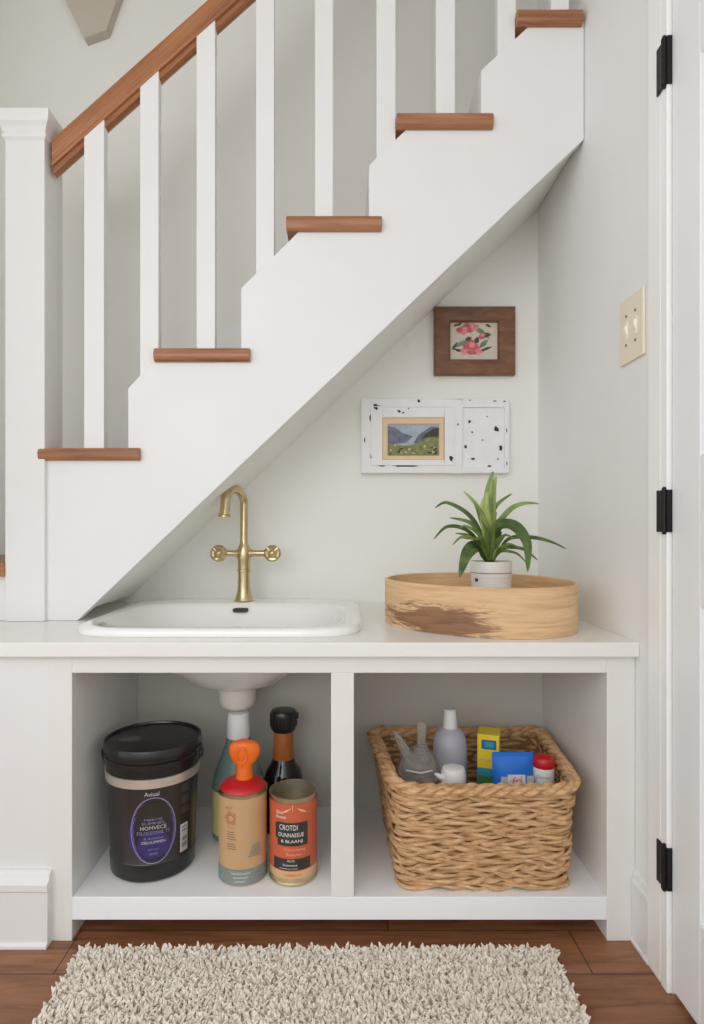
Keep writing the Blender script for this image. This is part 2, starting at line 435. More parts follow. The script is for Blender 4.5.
# ================================================================ STAIRCASE
st = thing('staircase', 'white staircase with wooden treads climbing to the right above the sink', 'staircase', (X(45, KS), Y(KS), CT))
steps = [  # x0, x1, ytop, ybot
    (37, 138.5, 447.4, 460), (153, 249.5, 347, 360.5), (286, 382, 214, 229), (397, 494, 110.5, 126), (518, 584, 6.5, 22)]
outline = [(-84, 640), (-84, 576), (3, 576), (45, 576), (45, 459), (128, 459), (128, 388), (153, 362), (241, 359), (241, 288), (286, 244), (298, 232), (298, 228), (369, 228),
           (369, 165), (397, 138), (410, 126), (410, 124), (481, 125), (481, 70), (518, 36), (531, 24), (531, 21), (584, 21), (584, 139)]
poly = [(min(X(a, KS), WX - .001), Z(b, KS)) for a, b in outline]
zc = CT + .0005
# bottom: down the slope to the counter
xb = SL0[0] - (SL0[1] - zc) / slope
poly = [(x, max(z, zc)) for x, z in poly]
poly.append((xb, zc))
G().prism(poly, Y(KS), Y(KS) + .034).obj('stringer', 'paint', st, bevel=.0018)
# soffit under the flight
g = G(); x0 = xb + .0
xs = [(x0 + .02), WX - .001]
pl = [(xs[0], max(soff(xs[0]), zc)), (xs[1], soff(xs[1])), (xs[1], soff(xs[1]) + .02), (xs[0], max(soff(xs[0]), zc) + .02)]
g.prism(pl, Y(KS) + .034, YB - .004); g.obj('soffit', 'wall', st)
# risers and treads
KT = 1.196
ris = [(45, 576, 459), (128, 448, 388, 153, 362), (241, 348, 288, 300, 230), (369, 216, 165, 410, 126), (481, 113, 70, 531, 24)]
yr0 = Y(KS) + .034
for r in ris[1:]:
    xa, zb, zt = X(r[0], KS), Z(r[1], KS), Z(r[2], KS); xm, zm = X(r[3], KS), Z(r[4], KS)
    t = .016
    ztop = zm + U(1)
    G().prism([(xa, zb + .001), (xa, zt), (xm, zm), (xm, ztop), (xm + t, ztop), (xm + t, zm - .006), (xa + t, zt - .006), (xa + t, zb + .001)], yr0, YB - .024).obj('riser', 'paint', st)
xe = [128, 241, 369, 481, 584]
for i, (a, b, yt, yb2) in enumerate(steps):
    g = G(); xa, xb_ = X(a, KT), min(X(b, KT), WX - .001)
    zt, zb = Z(yt, KT), Z(yb2, KT)
    yf = Y(KT)
    xback = min(X(xe[i], KS), WX - .001)
    xl_ = X(46.5, KS) if i == 0 else xa
    ybk = Y(KS) - .0005
    # front nosing return with a rounded front
    h = zt - zb; n = 8
    sec = [(ybk, zb), (ybk, zt)]
    for q in range(n + 1):
        an = PI / 2 - PI * q / n
        sec.append((yf + .012 - .012 * math.cos(an - 0) , (zt + zb) / 2 + h / 2 * math.sin(an)))
    g.loft([[(x, y, z) for y, z in sec] for x in (xa, xb_)], True, True, True)
    g.box(xl_, (xback if i < 4 else xb_) - .0, Y(KS) - .001, YB - .024, zb + .002, zt)
    g.obj('tread', 'tread', st, bevel=.0018)
# lower tread to the left of the newel
g = G(); g.box(X(-84, KT), X(4.2, KT), Y(KT), YB - .02, Z(577, KT), Z(562, KT)); g.obj('tread', 'tread', st, bevel=.005, seg=3)
# skirt board along the stair wall
g = G(); k = 1.49
def sk(px): return 440 - .905 * (px - 108)
g.prism([(X(40, k), Z(sk(40), k)), (X(520, k), Z(sk(520), k)), (X(520, k), Z(sk(520) + 80, k)), (X(40, k), Z(sk(40) + 80, k))], YB - .022, YB - .001)
g.obj('skirt_board', 'paint', st)

# ================================================================ RAILING
rl = thing('stair_railing', 'white newel post and balusters under a brown wooden handrail', 'railing', (X(25, 1.2), Y(1.23), CT))
kn = 1.2
g = G(); xa, xb_ = X(5, kn), X(44.5, kn); w = xb_ - xa; ya = Y(kn); yb2 = ya + w
g.box(xa, xb_, ya, yb2, CT + .0005, Z(126, kn))
g.obj('newel_post', 'paint', rl, bevel=.002)
g = G(); cx, cy = (xa + xb_) / 2, (ya + yb2) / 2
prof = [(w / 2, 134), (w / 2 + U(2.5), 131), (w / 2 + U(2.5), 128), (w / 2 + U(1.5), 126.5), (w / 2 + U(4), 121), (w / 2 + U(7), 117), (w / 2 + U(8.5), 112), (w / 2 + U(8.5), 105.5), (w / 2 + U(7), 104.5)]
g.loft([[(cx - r, cy - r, Z(p, kn - .02)), (cx + r, cy - r, Z(p, kn - .02)), (cx + r, cy + r, Z(p, kn - .02)), (cx - r, cy + r, Z(p, kn - .02))] for r, p in prof], True, True, True)
g.obj('newel_cap', 'paint', rl, bevel=.001)
# handrail: section swept along the slope
kr = 1.212
def rail_top(px): return 137 - .895 * (px - 52)
g = G()
pxs = [(47, ), (590, )]
rings = []
# section (depth offset m, px below the top line)
sec = [(.006, 0), (.0, 3), (.0, 17), (.004, 20), (.004, 22.5), (.0, 24), (.0, 28), (.010, 28.8), (.010, 34), (.030, 35), (.050, 29), (.058, 24), (.058, 3), (.050, 0)]
for px in (51.5, 590):
    rings.append([(X(px, kr), Y(kr) + dy, Z(rail_top(px) + d, kr)) for dy, d in sec])
g.loft(rings, True, True, True)
g.obj('handrail', 'rail', rl, bevel=.0015)
# balusters
kb = 1.2135
bal = [(84, 104, 448, None), (140, 158.5, 348, 378), (196.5, 215, 348, None), (256, 274, 216, 284), (315, 333, 216, None), (376.5, 395.5, 113, 166), (436, 455, 113, None), (497.5, 516, 10, 64), (551, 569, 10, None)]
for i, (a, b, yt, yfoot) in enumerate(bal):
    xa, xb_ = X(a, kb), X(b, kb); zta, ztb = Z(rail_top(a) + 28, kr), Z(rail_top(b) + 28, kr)
    z0_ = Z(yt, KT) + .0004
    if yfoot is None:
        g = G().prism([(xa, z0_), (xb_, z0_), (xb_, ztb), (xa, zta)], Y(kb), Y(kb) + .028)
    else:
        lim = {140: 153, 256: 286, 376.5: 397, 497.5: 518}[a]
        xs_ = min(X(lim, KT) - .001, xb_)
        def chz(px, seg={140: ((128, 388), (153, 362)), 256: ((241, 288), (286, 244)), 376.5: ((369, 165), (397, 138)), 497.5: ((481, 70), (518, 36))}[a]):
            (p0, q0), (p1, q1) = seg; return Z(q0 + (q1 - q0) * (px - p0) / (p1 - p0), KS)
        pr = [(xa, chz(a) - .002), (xs_, chz(342 + xs_ / S / KS) - .002)]
        if xb_ > xs_ + .002: pr += [(xs_, z0_), (xb_, z0_)]
        pr += [(xb_, ztb), (xa, zta)]
        g = G().prism(pr, Y(kb), Y(kb) + .028)
    g.obj('baluster', 'paint', rl, bevel=.0012)

# ================================================================ CABINET, COUNTER
cab = thing('sink_cabinet', 'white open cabinet with two cubbies standing on the wooden floor', 'cabinet', (X(342, 1), Y(1.15), 0))
KI = 1.32
cb = CT - U(14.5)
g = G().box(X(48, 1) + .0005, X(72, 1), Y(1), Y(KI), 0, cb); g.obj('side_panel', 'cab', cab, bevel=.0015)
g = G().box(X(607, 1), WX - .0008, Y(1), Y(KI), 0, cb); g.obj('side_panel', 'cab', cab, bevel=.0015)
sz = Z(897, 1); sz0 = Z(920, 1)
g = G().box(X(331, 1), X(354, 1), Y(1), Y(KI), sz, Z(673, 1)); g.obj('divider', 'cab', cab, bevel=.0015)
g = G().box(X(72, 1), X(607, 1), Y(1), Y(KI), sz0, sz); g.obj('bottom_shelf', 'shelf', cab, bevel=.0015)
g = G().box(X(72, 1), X(607, 1), Y(1), Y(1) + .03, Z(673, 1), cb); g.obj('top_rail', 'cab', cab, bevel=.0015)
g = G().box(X(72, 1), X(345, 1), Y(KI), Y(KI) + .012, sz0, ZR(-172)); g.box(X(345, 1), X(607, 1), Y(KI), Y(KI) + .012, sz0, cb); g.obj('back_panel', 'cab_shade', cab)
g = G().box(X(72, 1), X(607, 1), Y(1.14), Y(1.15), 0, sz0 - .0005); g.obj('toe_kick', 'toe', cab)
# countertop with an opening for the basin
SX, SY = U(-134), Y(1.224)
hx, hy = U(141), .2275
xs = [-1.199, SX - hx, SX + hx, WX - .0005]; ys = [Y(.985), SY - hy, SY + hy, YB - .0045]
g = G()
for i in range(3):
    for j in range(3):
        if i == 1 and j == 1: continue
        g.box(xs[i], xs[i + 1], ys[j], ys[j + 1], cb, CT)
# weld to one clean slab
import bmesh
def weld(o, d=1e-5):
    bm = bmesh.new(); bm.from_mesh(o.data); bmesh.ops.remove_doubles(bm, verts=bm.verts, dist=d)
    seen = {}; kill = []
    for f in bm.faces:
        key = tuple(sorted(v.index for v in f.verts))
        if key in seen: kill += [f, seen[key]]
        else: seen[key] = f
    bmesh.ops.delete(bm, geom=list(set(kill)), context='FACES')
    bmesh.ops.recalc_face_normals(bm, faces=bm.faces)
    bm.to_mesh(o.data); bm.free()
o = g.obj('countertop', 'counter', bevel=.003, seg=3); weld(o)
tag(o, 'long white countertop slab over the cabinet, holding sink and wooden tray', 'countertop')

# ================================================================ SINK
sk_ = thing('drop_in_sink', 'white porcelain drop-in sink set in the counter under the stairs', 'sink', (SX, SY, CT))
def sup(cx, cy, a, b, n, z, N=72, fr=0):
    out = []
    for i in range(N):
        t = 2 * PI * i / N; c, s_ = math.cos(t), math.sin(t)
        out.append((cx + a * math.copysign(abs(c) ** (2 / n), c), cy + b * math.copysign(abs(s_) ** (2 / n), s_), z))
    return out
yf, yk = Y(1.032), Y(1.475)
RA = U(156.5); RB = (yk - yf) / 2; RC = (yf + yk) / 2
rz = CT + .020
oy0, oy1 = Y(1.066), Y(1.382); OB = (oy1 - oy0) / 2; OC = (oy0 + oy1) / 2; OA = U(136)
g = G()
rings = [sup(SX, RC, RA, RB, 6.5, CT + .0004), sup(SX, RC, RA + .001, RB + .001, 6.5, CT + .006), sup(SX, RC, RA - .001, RB - .001, 6.5, rz - .006),
         sup(SX, RC, RA - .006, RB - .006, 6.5, rz - .001), sup(SX, RC, RA - .014, RB - .014, 6.5, rz),
         sup(SX, OC, OA + .008, OB + .008, 5, rz - .001), sup(SX, OC, OA, OB, 4.6, rz - .006), sup(SX, OC, OA - .006, OB - .006, 4.4, rz - .02)]
B0 = ZR(-194)
for q, (fa, fb) in enumerate([(.86, .86), (.66, .70), (.44, .52), (.33, .40), (.22, .28), (.09, .12)]):
    zz = rz - .02 + (B0 + .01 - rz + .02) * [.25, .5, .75, .9, .985, 1.0][q]
    rings.append(sup(SX + U(4), OC - .0, OA * fa, OB * fb, 4 - q * .35, zz))
for r in (.022, .002): rings.append(sup(SX + U(5), OC, r, r, 2, B0 + .006))
n_in = len(rings)
g.loft(rings, True, False, True)
# outer underside of the basin
under = [sup(SX, OC, hx - .003, hy - .003, 4.4, CT - .002)]
for q, (fa, fb) in enumerate([(.91, .91), (.70, .74), (.47, .56), (.37, .44), (.26, .33), (.15, .18)]):
    zz = rz - .02 + (B0 - .004 - rz + .02) * [.25, .5, .75, .9, .985, 1.0][q]
    under.append(sup(SX + U(5), OC, hx * fa, hy * fb, 4 - q * .35, zz))
g.loft(under, True, False, True)
o = g.obj('basin', 'porc', sk_, smooth=True)
# drain
dx = X(238.5, 1.2); dy = Y(1.2)
g = G().lathe((SX + U(6), OC), [(.066, ZR(-191)), (.058, ZR(-197)), (.053, ZR(-203)), (.051, ZR(-215)), (.045, ZR(-220.5)), (.030, ZR(-223.8)), (.010, ZR(-224.5))], 40)
g.obj('drain_cup', 'drain', sk_, smooth=True)
# overflow slot in the back inner wall
zo = Z(610.5, 1.365); 
g = G(); yo = oy1 - .016
pts = sup(X(240, 1.365), 0, .024, .0065, 3.5, 0, 32)
g.loft([[(x, yo - .004, zo + y) for x, y, z in pts], [(x, yo + .012, zo + y) for x, y, z in pts]], True, True, True)
ov = g.obj('overflow_slot', 'darkhole', sk_, smooth=True)

# ================================================================ FAUCET
kf = 1.415
FX, FY, FZ = X(244, kf), Y(kf), rz
fc = thing('brass_faucet', 'antique brass gooseneck faucet with two cross handles behind the sink', 'faucet', (FX, FY, FZ))
u = S * kf
def fz(py): return Z(py, kf) - .004
g = G(); 
prof = [(10.5, 603), (10.5, 600.5), (9.5, 599), (8.2, 596), (6.6, 590), (6.2, 585), (5.8, 575), (6.0, 570.5), (6.6, 570), (6.6, 568), (6.0, 567.5), (6.2, 560), (7, 556), (6.6, 548), (5, 544), (4, 541), (3.8, 538)]
pr = [(r * u, fz(p)) for r, p in prof]; pr[0] = (10.5 * u, rz)
pr = [pr[0]] + [(r, max(z, rz + .0005 * i)) for i, (r, z) in enumerate(pr) if i]
g.lathe((FX, FY), pr, 32); g.obj('faucet_body', 'brass', fc, smooth=True)
# gooseneck
path = []; zt0 = fz(540); zt1 = fz(503)
for q in range(6): path.append((FX, FY, zt0 + (zt1 - zt0) * q / 5))
R = .058; dxs, dys = -.34, -.94
nrm = math.hypot(dxs, dys); dxs /= nrm; dys /= nrm
rise = fz(489) - zt1
for q in range(1, 17):
    a = PI * q / 16 * 1.02
    dd = R - R * math.cos(a)
    path.append((FX + dxs * dd, FY + dys * dd, zt1 + rise * math.sin(a)))
e = path[-1]
for q in range(1, 5): path.append((e[0] + dxs * .0016 * q, e[1] + dys * .0016 * q, e[2] - .009 * q))
rad = [.0125] * 6 + [.0125 + .0035 * q / 20 for q in range(1, 21)]
g = G().tube(path, rad, 18)
e = path[-1]
g.lathe((e[0], e[1]), [(.017, e[2] + .004), (.0195, e[2] + .001), (.0195, e[2] - .004), (.014, e[2] - .0045)], 24)
g.obj('spout', 'brass', fc, smooth=True)
zh = fz(552)
for sgn in (-1, 1):
    g = G()
    ln = 21 * u if sgn < 0 else 25 * u
    pth = [(FX + sgn * t * ln, FY, zh) for t in (.18, .3, .4, .6, .8, 1.0)]
    g.tube(pth, [.015, .013, .0108, .0098, .0105, .0115], 16)
    hd = g.obj('handle_arm', 'brass', fc, smooth=True)
    # round cross wheel facing forward
    hc = (FX + sgn * (ln + .012), FY - .006, zh)
    g = G(); rw = 8.4 * u
    pr2 = [(0, .012), (rw * .55, .012), (rw * .85, .008), (rw, .002), (rw, -.004), (rw * .8, -.009), (rw * .55, -.007), (rw * .42, -.013), (rw * .2, -.017), (.0005, -.018)]
    rings = [[(hc[0] + max(r, .0004) * math.cos(2 * PI * i / 28), hc[1] + dy_, hc[2] + max(r, .0004) * math.sin(2 * PI * i / 28)) for i in range(28)] for r, dy_ in pr2]
    g.loft(rings, True, True, True)
    for q in range(4):
        a = q * PI / 2 + PI / 4
        g.tube([(hc[0] + rw * .2 * math.cos(a), hc[1] - .009, hc[2] + rw * .2 * math.sin(a)), (hc[0] + rw * .95 * math.cos(a), hc[1] - .006, hc[2] + rw * .95 * math.sin(a))], [.004, .005], 8)
    g.obj('handle_knob', 'brass', hd, smooth=True)

# ================================================================ THINGS IN THE LEFT CUBBY
SHZ = sz                                             # shelf surface
E = .0006
# ---- black bucket
k = 1.108; bx, by = X(153.5, k), Y(k); us = S * k
zr = lambda u_: ZR(u_)
bk = thing('black_bucket', 'black lidded bucket with steel band and purple oval label', 'bucket', (bx, by, SHZ))
zl = ZR(-262)      # underside of the lid skirt
def brad(z): 
    t = (z - SHZ) / (zl - SHZ); return (40.3 + 4.2 * t) * us
g = G()
g.lathe((bx, by), [(brad(SHZ) - .006, SHZ + E), (brad(SHZ), SHZ + .006), (brad(SHZ + .045), SHZ + .045)], 56, 1, True, False)
g.lathe((bx, by), [(brad(SHZ + .045), SHZ + .045), (brad(SHZ + .047) - .0015, SHZ + .0475), (brad(zl) - .0015, zl), (brad(zl) - .012, zl + .002)], 56, 0, False, True)
g.obj('bucket_body', ['smoke', 'black'], bk, smooth=True)
zb2 = ZR(-272)
g = G().lathe((bx, by), [(brad(zb2), zb2), (brad(zb2) + .003, zb2 + .001), (brad(zl) + .003, zl - .001), (brad(zl), zl)], 56, 0, False, False)
g.obj('steel_band', 'chrome', bk, smooth=True, label='brushed steel band')
zt_ = ZR(-233); rl_ = 47 * us
hl = zt_ - zl
g = G().lathe((bx, by), [(rl_ * .93, zl + .0005), (rl_ * .945, zl + hl * .13), (rl_ * .95, zl + hl * .32), (rl_ * .985, zl + hl * .35), (rl_ * .985, zl + hl * .5), (rl_ * .955, zl + hl * .54), (rl_ * .955, zl + hl * .66),
      (rl_ * 1.0, zl + hl * .7), (rl_, zt_ - .004), (rl_ * .985, zt_), (rl_ * .955, zt_), (rl_ * .94, zt_ - .005), (rl_ * .3, zt_ - .005), (.001, zt_ - .005)], 64)
ld = g.obj('bucket_lid', 'black', bk, smooth=True)
for sg in (-1, 1):
    g = G(); cxh = bx + sg * rl_ * .97
    g.box(cxh - .006, cxh + .006, by - .022, by + .012, zl + .012, zl + .044)
    g.tube([(cxh - sg * .004, by - .005, zl + .027), (cxh + sg * .011, by - .005, zl + .027)], .012, 14)
    g.obj('handle_lug', 'black', ld, bevel=.002)
g = G()
vs, fs = text2d('Avinor', .095, .022); a = .12
g.add([(bx + .012 + x * math.cos(a) - y * math.sin(a), by - .012 + x * math.sin(a) + y * math.cos(a), zt_ - .0045) for x, y in vs], fs)
g.add([(bx - .055 + .03 * math.cos(2 * PI * i / 16) * (1 + .25 * (i % 2)), by - .012 + .018 * math.sin(2 * PI * i / 16) * (1 + .3 * (i % 2)), zt_ - .0045) for i in range(16)], [tuple(range(16))])
g.obj('lid_print', 'grayprint', ld)
cy_ = Cyl((bx, by), lambda z: brad(z))
zc_ = ZR(-316); hw, hh = 20.5 * us, 31 * us
ov = [(hw * math.copysign(abs(math.cos(t)) ** .9, math.cos(t)) , zc_ + hh * math.copysign(abs(math.sin(t)) ** 1.05, math.sin(t))) for t in [2 * PI * i / 48 for i in range(48)]]
g = G()
cy_.shape(g, [(a * 1.12 - .002, zc_ - .012 + (z - zc_) * .78) for a, z in ov], 0, .0003)
cy_.shape(g, [(a * .86, zc_ - .004 + (z - zc_) * .9) for a, z in ov], 2, .0007)
cy_.shape(g, [(a * .72, zc_ - .034 + (z - zc_) * .42) for a, z in ov], 0, .001)
cy_.outline(g, ov, .0022, 1, .0012)
cy_.outline(g, [(a * .93 + .002 * math.sin(9 * i), z) for i, (a, z) in enumerate(ov)], .001, 1, .0012)
g.obj('oval_label', ['purple', 'lav', 'smoke'], bk, label='purple oval label with thin lavender outline')
g = G(); cy_.text(g, 'Aviual', -.004, ZR(-277.5), .034, .0105, 0); g.obj('brand_lettering', 'lightprint', bk)
g = G()
#cy_.text(g, 'Aviual', -.004, ZR(-277.5), .034, .0105, 0)
for txt, dz, w_, h_, m_ in (('MERVIE', .027, .042, .005, 1), ('SUMHEL', .018, .054, .0065, 1), ('HOMVECE', .007, .06, .009, 0), ('ESLOLEONIE TF', -.005, .076, .008, 1),
                            ('& Ariunnes', -.018, .045, .006, 1), ('DELHUMMEN', -.028, .054, .0065, 0), ('Jarmun', -.045, .026, .005, 1), ('anve', -.056, .018, .005, 1)):
    cy_.text(g, txt, 0, zc_ + dz, w_, h_, m_, .0014)
g.obj('label_lettering', ['lightprint', 'lav', 'grayprint'], bk)
g = G()
for q in range(14): 
    z_ = ZR(-276) - q * .0044 - (.006 if q > 4 else 0) - (.006 if q > 9 else 0)
    cy_.grid(g, .070, .070 + .020 + .012 * random.random(), z_, z_ + .0018, 2, .0007, 6)
bz0, bz1 = ZR(-348), ZR(-318)
g2 = G(); cy_.grid(g2, .066, .090, bz0, bz1, 0, .0007, 8)
for q in range(16):
    z_ = bz0 + .003 + (bz1 - bz0 - .006) * q / 16
    cy_.grid(g2, .070, .088, z_, z_ + random.choice((.001, .0018, .0026)), 1, .001, 6)
g2.obj('barcode', ['lightprint', 'dkgray'], bk)
g.obj('side_print', ['lightprint', 'lav', 'grayprint'], bk)

# ---- tan can with orange nozzle
k = 1.068; cx, cy = X(243, k), Y(k); us = S * k; R = 23.8 * us
zrim = ZR(-279)
tc_ = thing('spray_can', 'tan kraft-labelled can with red cap and orange twist nozzle', 'spray can', (cx, cy, SHZ))
g = G().lathe((cx, cy), [(R - .004, SHZ + E), (R, SHZ + .003), (R, zrim - .004), (R - .004, zrim)], 56)
g.obj('can_body', 'kraft', tc_, smooth=True)
g = G().lathe((cx, cy), [(R - .001, zrim - .008), (R + .0016, zrim - .006), (R + .0016, zrim), (R - .003, zrim + .002), (R - .006, zrim)], 56, 0, False, False)
g.obj('can_rim', 'tin', tc_, smooth=True)
g = G().lathe((cx, cy), [(R - .003, zrim), (R - .004, zrim + .004), (R * .82, zrim + .012), (R * .62, zrim + .0185), (R * .42, zrim + .022), (.012, zrim + .023)], 48)
g.obj('can_shoulder', 'red', tc_, smooth=True, label='red domed cap')
zn = zrim + .0225; g = G(); a_ = math.atan2(-cx, cy)
rings = []
for r1, r2, dz in [(8.6, 8.6, 0), (8, 8, 9), (7.8, 7.4, 13), (9, 7, 17), (12.5, 7, 21), (15, 7, 27), (15.8, 7, 33), (15, 6.6, 39), (12, 6, 43), (6, 4, 45.2), (1, 1, 45.6)]:
    rings.append([(cx + 1.5 * us + r1 * us * math.cos(2 * PI * i / 32), cy + r2 * us * math.sin(2 * PI * i / 32), zn + dz * us * .82) for i in range(32)])
g.loft(rings, True, True, True)
nz = g.obj('nozzle', 'orange', tc_, smooth=True, label='orange twist nozzle')
g = G()                                                   # keyhole loop in relief on the nozzle face
zz = zn + 31 * us * .82; yy = cy - 7 * us
lp = [(cx + 5.2 * us * math.cos(t), yy - .0005 + .0012 * math.cos(t) ** 2, zz + 7.5 * us * math.sin(t) - 1.5 * us) for t in [2 * PI * i / 24 for i in range(24)]]
g.tube(lp, .0028, 8, closed=True)
g.tube([(cx, yy + .0005, zz - 3 * us), (cx, yy + .0002, zz - 14 * us)], [.0035, .003], 8)
g.obj('nozzle_ridge', 'orange', nz, smooth=True)
cc = Cyl((cx, cy), lambda z: R)
zt2 = ZR(-354)
g = G(); cc.grid(g, -PI * R, PI * R, SHZ + .004, zt2, 0, .0005, 64)
g.obj('lower_band', 'teal', tc_, smooth=True, label='grey teal lower band')
g = G()
zc2 = ZR(-302)
for i in range(16):                                         # rust emblem, ring of strokes around an oval
    t = 2 * PI * i / 16; r0 = .007; r1 = .014 + .004 * ((i * 7) % 3) / 2
    cc.shape(g, [(-.030 + r0 * math.cos(t - .15), zc2 + r0 * math.sin(t - .15)), (-.030 + r1 * math.cos(t - .08), zc2 + r1 * math.sin(t - .08)), (-.030 + r1 * math.cos(t + .08), zc2 + r1 * math.sin(t + .08)), (-.030 + r0 * math.cos(t + .15), zc2 + r0 * math.sin(t + .15))], 0)
cc.text(g, 'BUT', -.034, zc2 + .024, .018, .006, 0)
cc.text(g, 'Amumt', -.030, zc2 - .021, .018, .0035, 0)
g.obj('emblem', ['rust', 'brownprint', 'teal', 'teal_print'], tc_)
g = G()
for q in range(7):
    z_ = zc2 - .033 - q * .0055 - (.006 if q > 3 else 0); L = .018 + .01 * random.random()
    cc.grid(g, -.040, -.040 + L, z_, z_ + .0016, 1, .0008, 6)
g.obj('small_print', ['rust', 'brownprint', 'teal', 'teal_print'], tc_)
g = G()
for q in range(6):
    z_ = ZR(-331) - q * .005; cc.grid(g, .022 - .002 * q, .044, z_, z_ + .0024, 2, .0008, 8)
g.obj('corner_mark', ['rust', 'brownprint', 'teal', 'teal_print'], tc_)
g = G()
for q in range(3):
    z_ = zt2 - .012 - q * .009; cc.grid(g, -.028 + .004 * q, .018 - .006 * q, z_, z_ + .004, 3, .0009, 10)
cc.text(g, 'VETUNIE MOLUSE', .0, zt2 - .006, .07, .005, 3)
g.obj('band_print', ['rust', 'brownprint', 'teal', 'teal_print'], tc_)

# ---- orange tin, open
k = 1.068; cx, cy = X(293.3, k), Y(k); us = S * k; R = 23.4 * us
zrim = ZR(-281.5)
ot = thing('open_tin', 'open orange tin can with charcoal name panel and bare metal rim', 'can', (cx, cy, SHZ))
g = G().lathe((cx, cy), [(R - .003, SHZ + E), (R + .0012, SHZ + .002), (R + .0012, SHZ + .006), (R - .0005, SHZ + .008), (R - .0005, zrim - .004), (R + .0016, zrim - .003), (R + .0016, zrim - .0005), (R, zrim), (R - .0025, zrim), (R - .003, zrim - .003), (R - .003, zrim - .03), (R * .6, zrim - .032), (.001, zrim - .032)], 64)
for fi in range(len(g.f)):
    if fi // 64 >= 8: g.m[fi] = 1
g.m[-1] = 1
g.obj('tin_body', ['tin', 'tin_in'], ot, smooth=True)
cc = Cyl((cx, cy), lambda z: R)
g = G(); za, zb3 = ZR(-364), zrim - .013
cc.grid(g, -PI * R, PI * R, ZR(-356), zb3, 0, .0004, 64); cc.grid(g, -PI * R, PI * R, za, ZR(-356), 1, .0004, 64)
lb = g.obj('tin_label', ['orange_lab', 'peach'], ot, smooth=True, label='orange red paper label')
g = G()
cc.grid(g, -.040, .036, ZR(-330), ZR(-306), 0, .0008, 24); cc.grid(g, -.046, -.040, ZR(-323), ZR(-307), 0, .0008, 4)
cc.grid(g, -.052, .044, ZR(-355), ZR(-343), 0, .0008, 20)
g.obj('name_panel', 'dkgray', lb)
g = G()
cc.text(g, 'CROTDI', -.012, ZR(-311), .044, .0125, 0, .0012)
cc.text(g, 'OUNNAESUE', -.006, ZR(-318.6), .062, .0095, 0, .0012)
cc.text(g, '& BLAANJ', -.004, ZR(-325.5), .052, .009, 0, .0012)
cc.text(g, 'Elie', -.034, ZR(-296), .016, .007, 0, .0012)
cc.text(g, 'Bunseat', -.030, ZR(-300.5), .026, .007, 0, .0012)
cc.text(g, 'Caruntting', .004, ZR(-334), .05, .0075, 1, .0012)
cc.text(g, 'Rotunes', .002, ZR(-338.5), .036, .0065, 1, .0012)
cc.text(g, 'ALO', -.006, ZR(-345), .018, .005, 0, .0012); cc.text(g, 'Dainteos', -.008, ZR(-349.5), .034, .005, 0, .0012); cc.text(g, 'caswell ann ames', -.012, ZR(-353), .044, .003, 0, .0012)
cc.text(g, 'VIRNA LE', -.002, ZR(-360), .04, .0045, 2, .0012)
for sg in (-1, 1):                                           # pale swashes near the top
    pts = [(.002 + sg * .006, ZR(-291)), (.002 + sg * .022, ZR(-293.5)), (.002 + sg * .03, ZR(-296)), (.002 + sg * .028, ZR(-296.8)), (.002 + sg * .016, ZR(-294.8))]
    cc.shape(g, pts, 1, .001)
cc.grid(g, -.002, -.0005, ZR(-294), ZR(-287), 1, .001, 1)
g.obj('label_print', ['white_ink', 'orange_pale', 'orange_lab'], lb)

# ---- dark bottle
k = 1.235; cx, cy = X(283.5, k), Y(k); us = S * k
db = thing('dark_bottle', 'dark glass bottle with black cap and amber neck behind orange tin', 'bottle', (cx, cy, SHZ))
def q(r, p): return (r * us, Z(p, k))
g = G().lathe((cx, cy), [(.044, SHZ + E), (20.5 * us, SHZ + .006), q(20.5, 800), q(20.5, 786), q(19.5, 777), q(16.5, 768), q(12.5, 762), q(11, 757)], 48)
g.obj('bottle_body', 'gl_dark', db, smooth=True)
g = G().lathe((cx, cy), [q(11.2, 760), q(10.8, 752), q(9.4, 731), q(8.5, 726)], 40, 0, True, True); g.obj('neck_wrap', 'amber', db, smooth=True, label='amber neck')
g = G().lathe((cx, cy), [q(11, 730), q(12.4, 728), q(13, 724), q(13.3, 715), q(13, 712), q(12, 710), q(6, 709.5)], 40); 
for i in range(24):
    a = 2 * PI * i / 24; r = 13.2 * us
    g.tube([(cx + r * math.cos(a), cy + r * math.sin(a), Z(725, k)), (cx + r * math.cos(a), cy + r * math.sin(a), Z(713, k))], .0016, 5)
g.box(cx + 10 * us, cx + 15 * us, cy - .008, cy + .008, Z(718, k), Z(713, k))
g.obj('cap', 'black', db, smooth=True)

# ---- green bottle
k = 1.205; cx, cy = X(238.5, k), Y(k); us = S * k
gb = thing('green_bottle', 'teal green bottle with white cap and yellow label below the drain', 'bottle', (cx, cy, SHZ))
g = G().lathe((cx, cy), [(.055, SHZ + E), (26 * us, SHZ + .008), q(26, 800), q(26, 784), q(24.5, 775), q(21, 765), q(16, 752), q(12.5, 742), q(11, 734)], 56)
g.obj('bottle_body', 'gl_green', gb, smooth=True)
ctop = ZR(-224.5) - .002
g = G().lathe((cx, cy), [(11.2 * us, Z(737, k)), (11.8 * us, Z(735, k)), (11.2 * us, Z(722, k)), (10.4 * us, ctop - .002), (9.6 * us, ctop)], 40)
g.obj('cap', 'white_pl', gb, smooth=True)
cc = Cyl((cx, cy), lambda z: 26 * us)
g = G(); cc.grid(g, -.10, .06, SHZ + .022, Z(784, k), 0, .0006, 40); g.obj('label_wrap', 'yellow_lab', gb, smooth=True, label='pale yellow label')

